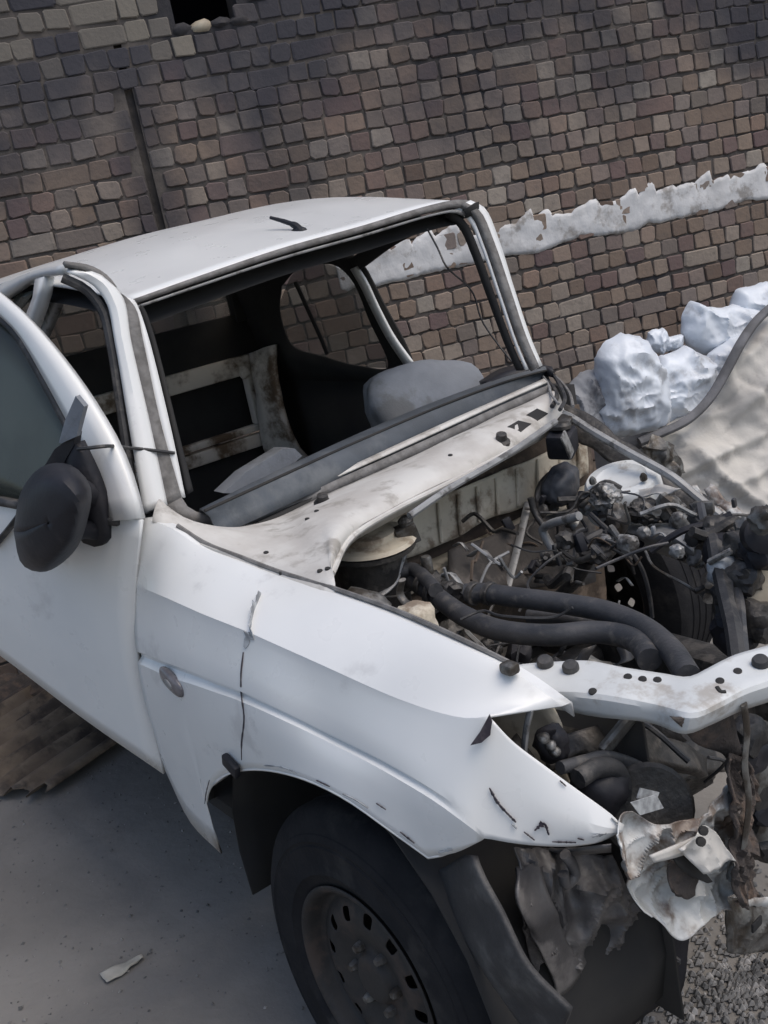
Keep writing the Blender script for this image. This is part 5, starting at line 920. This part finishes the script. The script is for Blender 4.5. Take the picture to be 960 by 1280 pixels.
for j in range(80):
    row_ = []
    for i in range(90):
        q = cols[i][j].copy(); a = q.dot(WD); z = q.z
        f = crease(a * .30 + z * .1, z * .34, 21) * 2.6 + fold(a, z) + crease(a * .8, z * .7, 33) * .45 + noise.noise(V((a * 1.8, z * 1.8, 8))) * .05 + .04
        row_.append(q + TN.normalized() * (f - .05))
    G.append(row_)
grid_bm(bm, G)
tp = from_bm('tarpaulin', bm, 'tarp', None, angle=None); solid(tp, .004)
tag(tp, 'beige grey tarpaulin draped in folds over the near end of the sack pile', 'tarpaulin')
hm = tube('rolled_hem', [V(q) - WN * .02 for q in [(-1.424,1.833,0.473),(-1.370,1.927,0.493),(-1.317,2.048,0.524),(-1.285,2.169,0.591),(-1.268,2.278,0.688),(-1.250,2.387,0.796),(-1.255,2.524,0.863),(-1.231,2.745,0.936)]], .028, 'hem', tp, n=44, seg=10, flat=.7)
sheet('crumpled_foil', [[(-1.267,1.738,0.525),(-1.238,1.819,0.503),(-1.222,1.865,0.427),(-1.218,1.877,0.337)], [(-1.261,1.695,0.496),(-1.222,1.745,0.463),(-1.210,1.780,0.396),(-1.202,1.801,0.326)], [(-1.284,1.688,0.475),(-1.253,1.717,0.419),(-1.236,1.765,0.363),(-1.228,1.788,0.306)]], 'steel', car, n=24, nv=16, t=.003, jit=.03, jscale=22, angle=20)

# ------------------------------------------------------------------ corrugated iron sheets lying by the sill
def corrugated(label, o_, du, dv, nu, width, m='corr', seed=0, amp=.012, pitch=.075):
    """sheet from corner o_: corrugations run along du, repeat along dv"""
    du, dv = V(du), V(dv).normalized(); L_ = du.length; n_ = int(width / pitch * 8); bm = bmesh.new(); rows = []
    for j in range(nu + 1):
        r = []
        for i in range(n_ + 1):
            t_ = i / n_ * width; e_ = (noise.noise(V((i * .35, seed, 0))) * .07 if j in (0, nu) else 0)
            q = V(o_) + du * (j / nu) + du.normalized() * e_ + dv * t_
            q.z += amp * math.sin(2 * math.pi * t_ / pitch) + .014 * noise.noise(q * 3 + V((seed, 0, 0)))
            r.append(q)
        rows.append(r)
    grid_bm(bm, rows); o = from_bm('corrugated_sheet', bm, m, None, angle=60); solid(o, .002)
    return tag(o, label, 'corrugated sheet', 'corrugated iron sheets on the ground')
corrugated('brown corrugated iron sheet with torn ends lying on the ground under the door', (-2.022,-0.859,-0.125), V((-2.263,-0.123,-0.100)) - V((-2.022,-0.859,-0.125)), V((-2.608,-1.235,-0.125)) - V((-2.022,-0.859,-0.125)), 12, .9, seed=1, amp=.02, pitch=.12)
corrugated('darker corrugated iron sheet under the sill, beneath the brown one', (-2.754,-0.705,-0.140), V((-3.146,-0.001,-0.130)) - V((-2.754,-0.705,-0.140)), V((-3.447,-1.162,-0.140)) - V((-2.754,-0.705,-0.140)), 12, .9, m='rust', seed=4, amp=.016, pitch=.12)

# ------------------------------------------------------------------ grit on the ground
random.seed(31); sv, sf = [], []
for k in range(5200):
    p = V((random.uniform(-3.2, .2), random.uniform(-2.0, -.2), 0)); s_ = .0012 + .006 * random.random() ** 4
    p.z = GZ + .012 * noise.noise(p * 1.3) + .005 * noise.noise(p * 4.1) + s_ * .3; b0 = len(sv)
    for q in ((1, 0, 0), (0, 1, 0), (-1, 0, 0), (0, -1, 0), (0, 0, .8)): sv.append(p + V(q) * s_ * random.uniform(.6, 1.3))
    sf += [tuple(b0 + i for i in f) for f in ((0, 1, 4), (1, 2, 4), (2, 3, 4), (3, 0, 4))]
me = bpy.data.meshes.new('grit'); me.from_pydata(sv, [], sf); me.update()
o = link('grit', me, 'stone', None, smooth=False); tag(o, 'fine grit scattered over the dusty concrete', 'grit', kind='stuff')
# ------------------------------------------------------------------ scrap on the ground, gravel
sp = sheet('paper_scrap', [[(-0.932,-1.093,-0.150),(-0.918,-1.037,-0.150),(-0.908,-0.979,-0.150)], [(-0.900,-1.095,-0.146),(-0.886,-1.040,-0.146),(-0.886,-0.983,-0.146)], [(-0.876,-1.092,-0.150),(-0.874,-1.039,-0.150),(-0.889,-0.988,-0.150)]], 'paper', None, n=14, nv=6, t=.002, jit=.006, jscale=40)
tag(sp, 'torn pale strip of paper lying on the bare ground', 'paper scrap')
random.seed(21); sv, sf = [], []
gc = V((0.367,-0.051,-0.160))
for k in range(2600):
    a, r_ = random.random() * 6.28, abs(random.gauss(0, .32)); s_ = random.uniform(.003, .013)
    p = gc + V((math.cos(a) * r_ * 1.0, math.sin(a) * r_ * 1.3, 0)); p.z = GZ + .012 * noise.noise(V((p.x, p.y, 0)) * 1.3) + s_ * .35
    b0 = len(sv)
    for q in ((1, 0, 0), (0, 1, 0), (-1, 0, 0), (0, -1, 0), (0, 0, 1), (0, 0, -1)):
        sv.append(p + V(q) * s_ * random.uniform(.6, 1.2))
    sf += [tuple(b0 + i for i in f) for f in ((0, 1, 4), (1, 2, 4), (2, 3, 4), (3, 0, 4), (1, 0, 5), (2, 1, 5), (3, 2, 5), (0, 3, 5))]
me = bpy.data.meshes.new('gravel'); me.from_pydata(sv, [], sf); me.update()
o = link('gravel', me, 'stone', None, smooth=False); tag(o, 'loose gravel on the ground beside the front corner', 'gravel', kind='stuff')
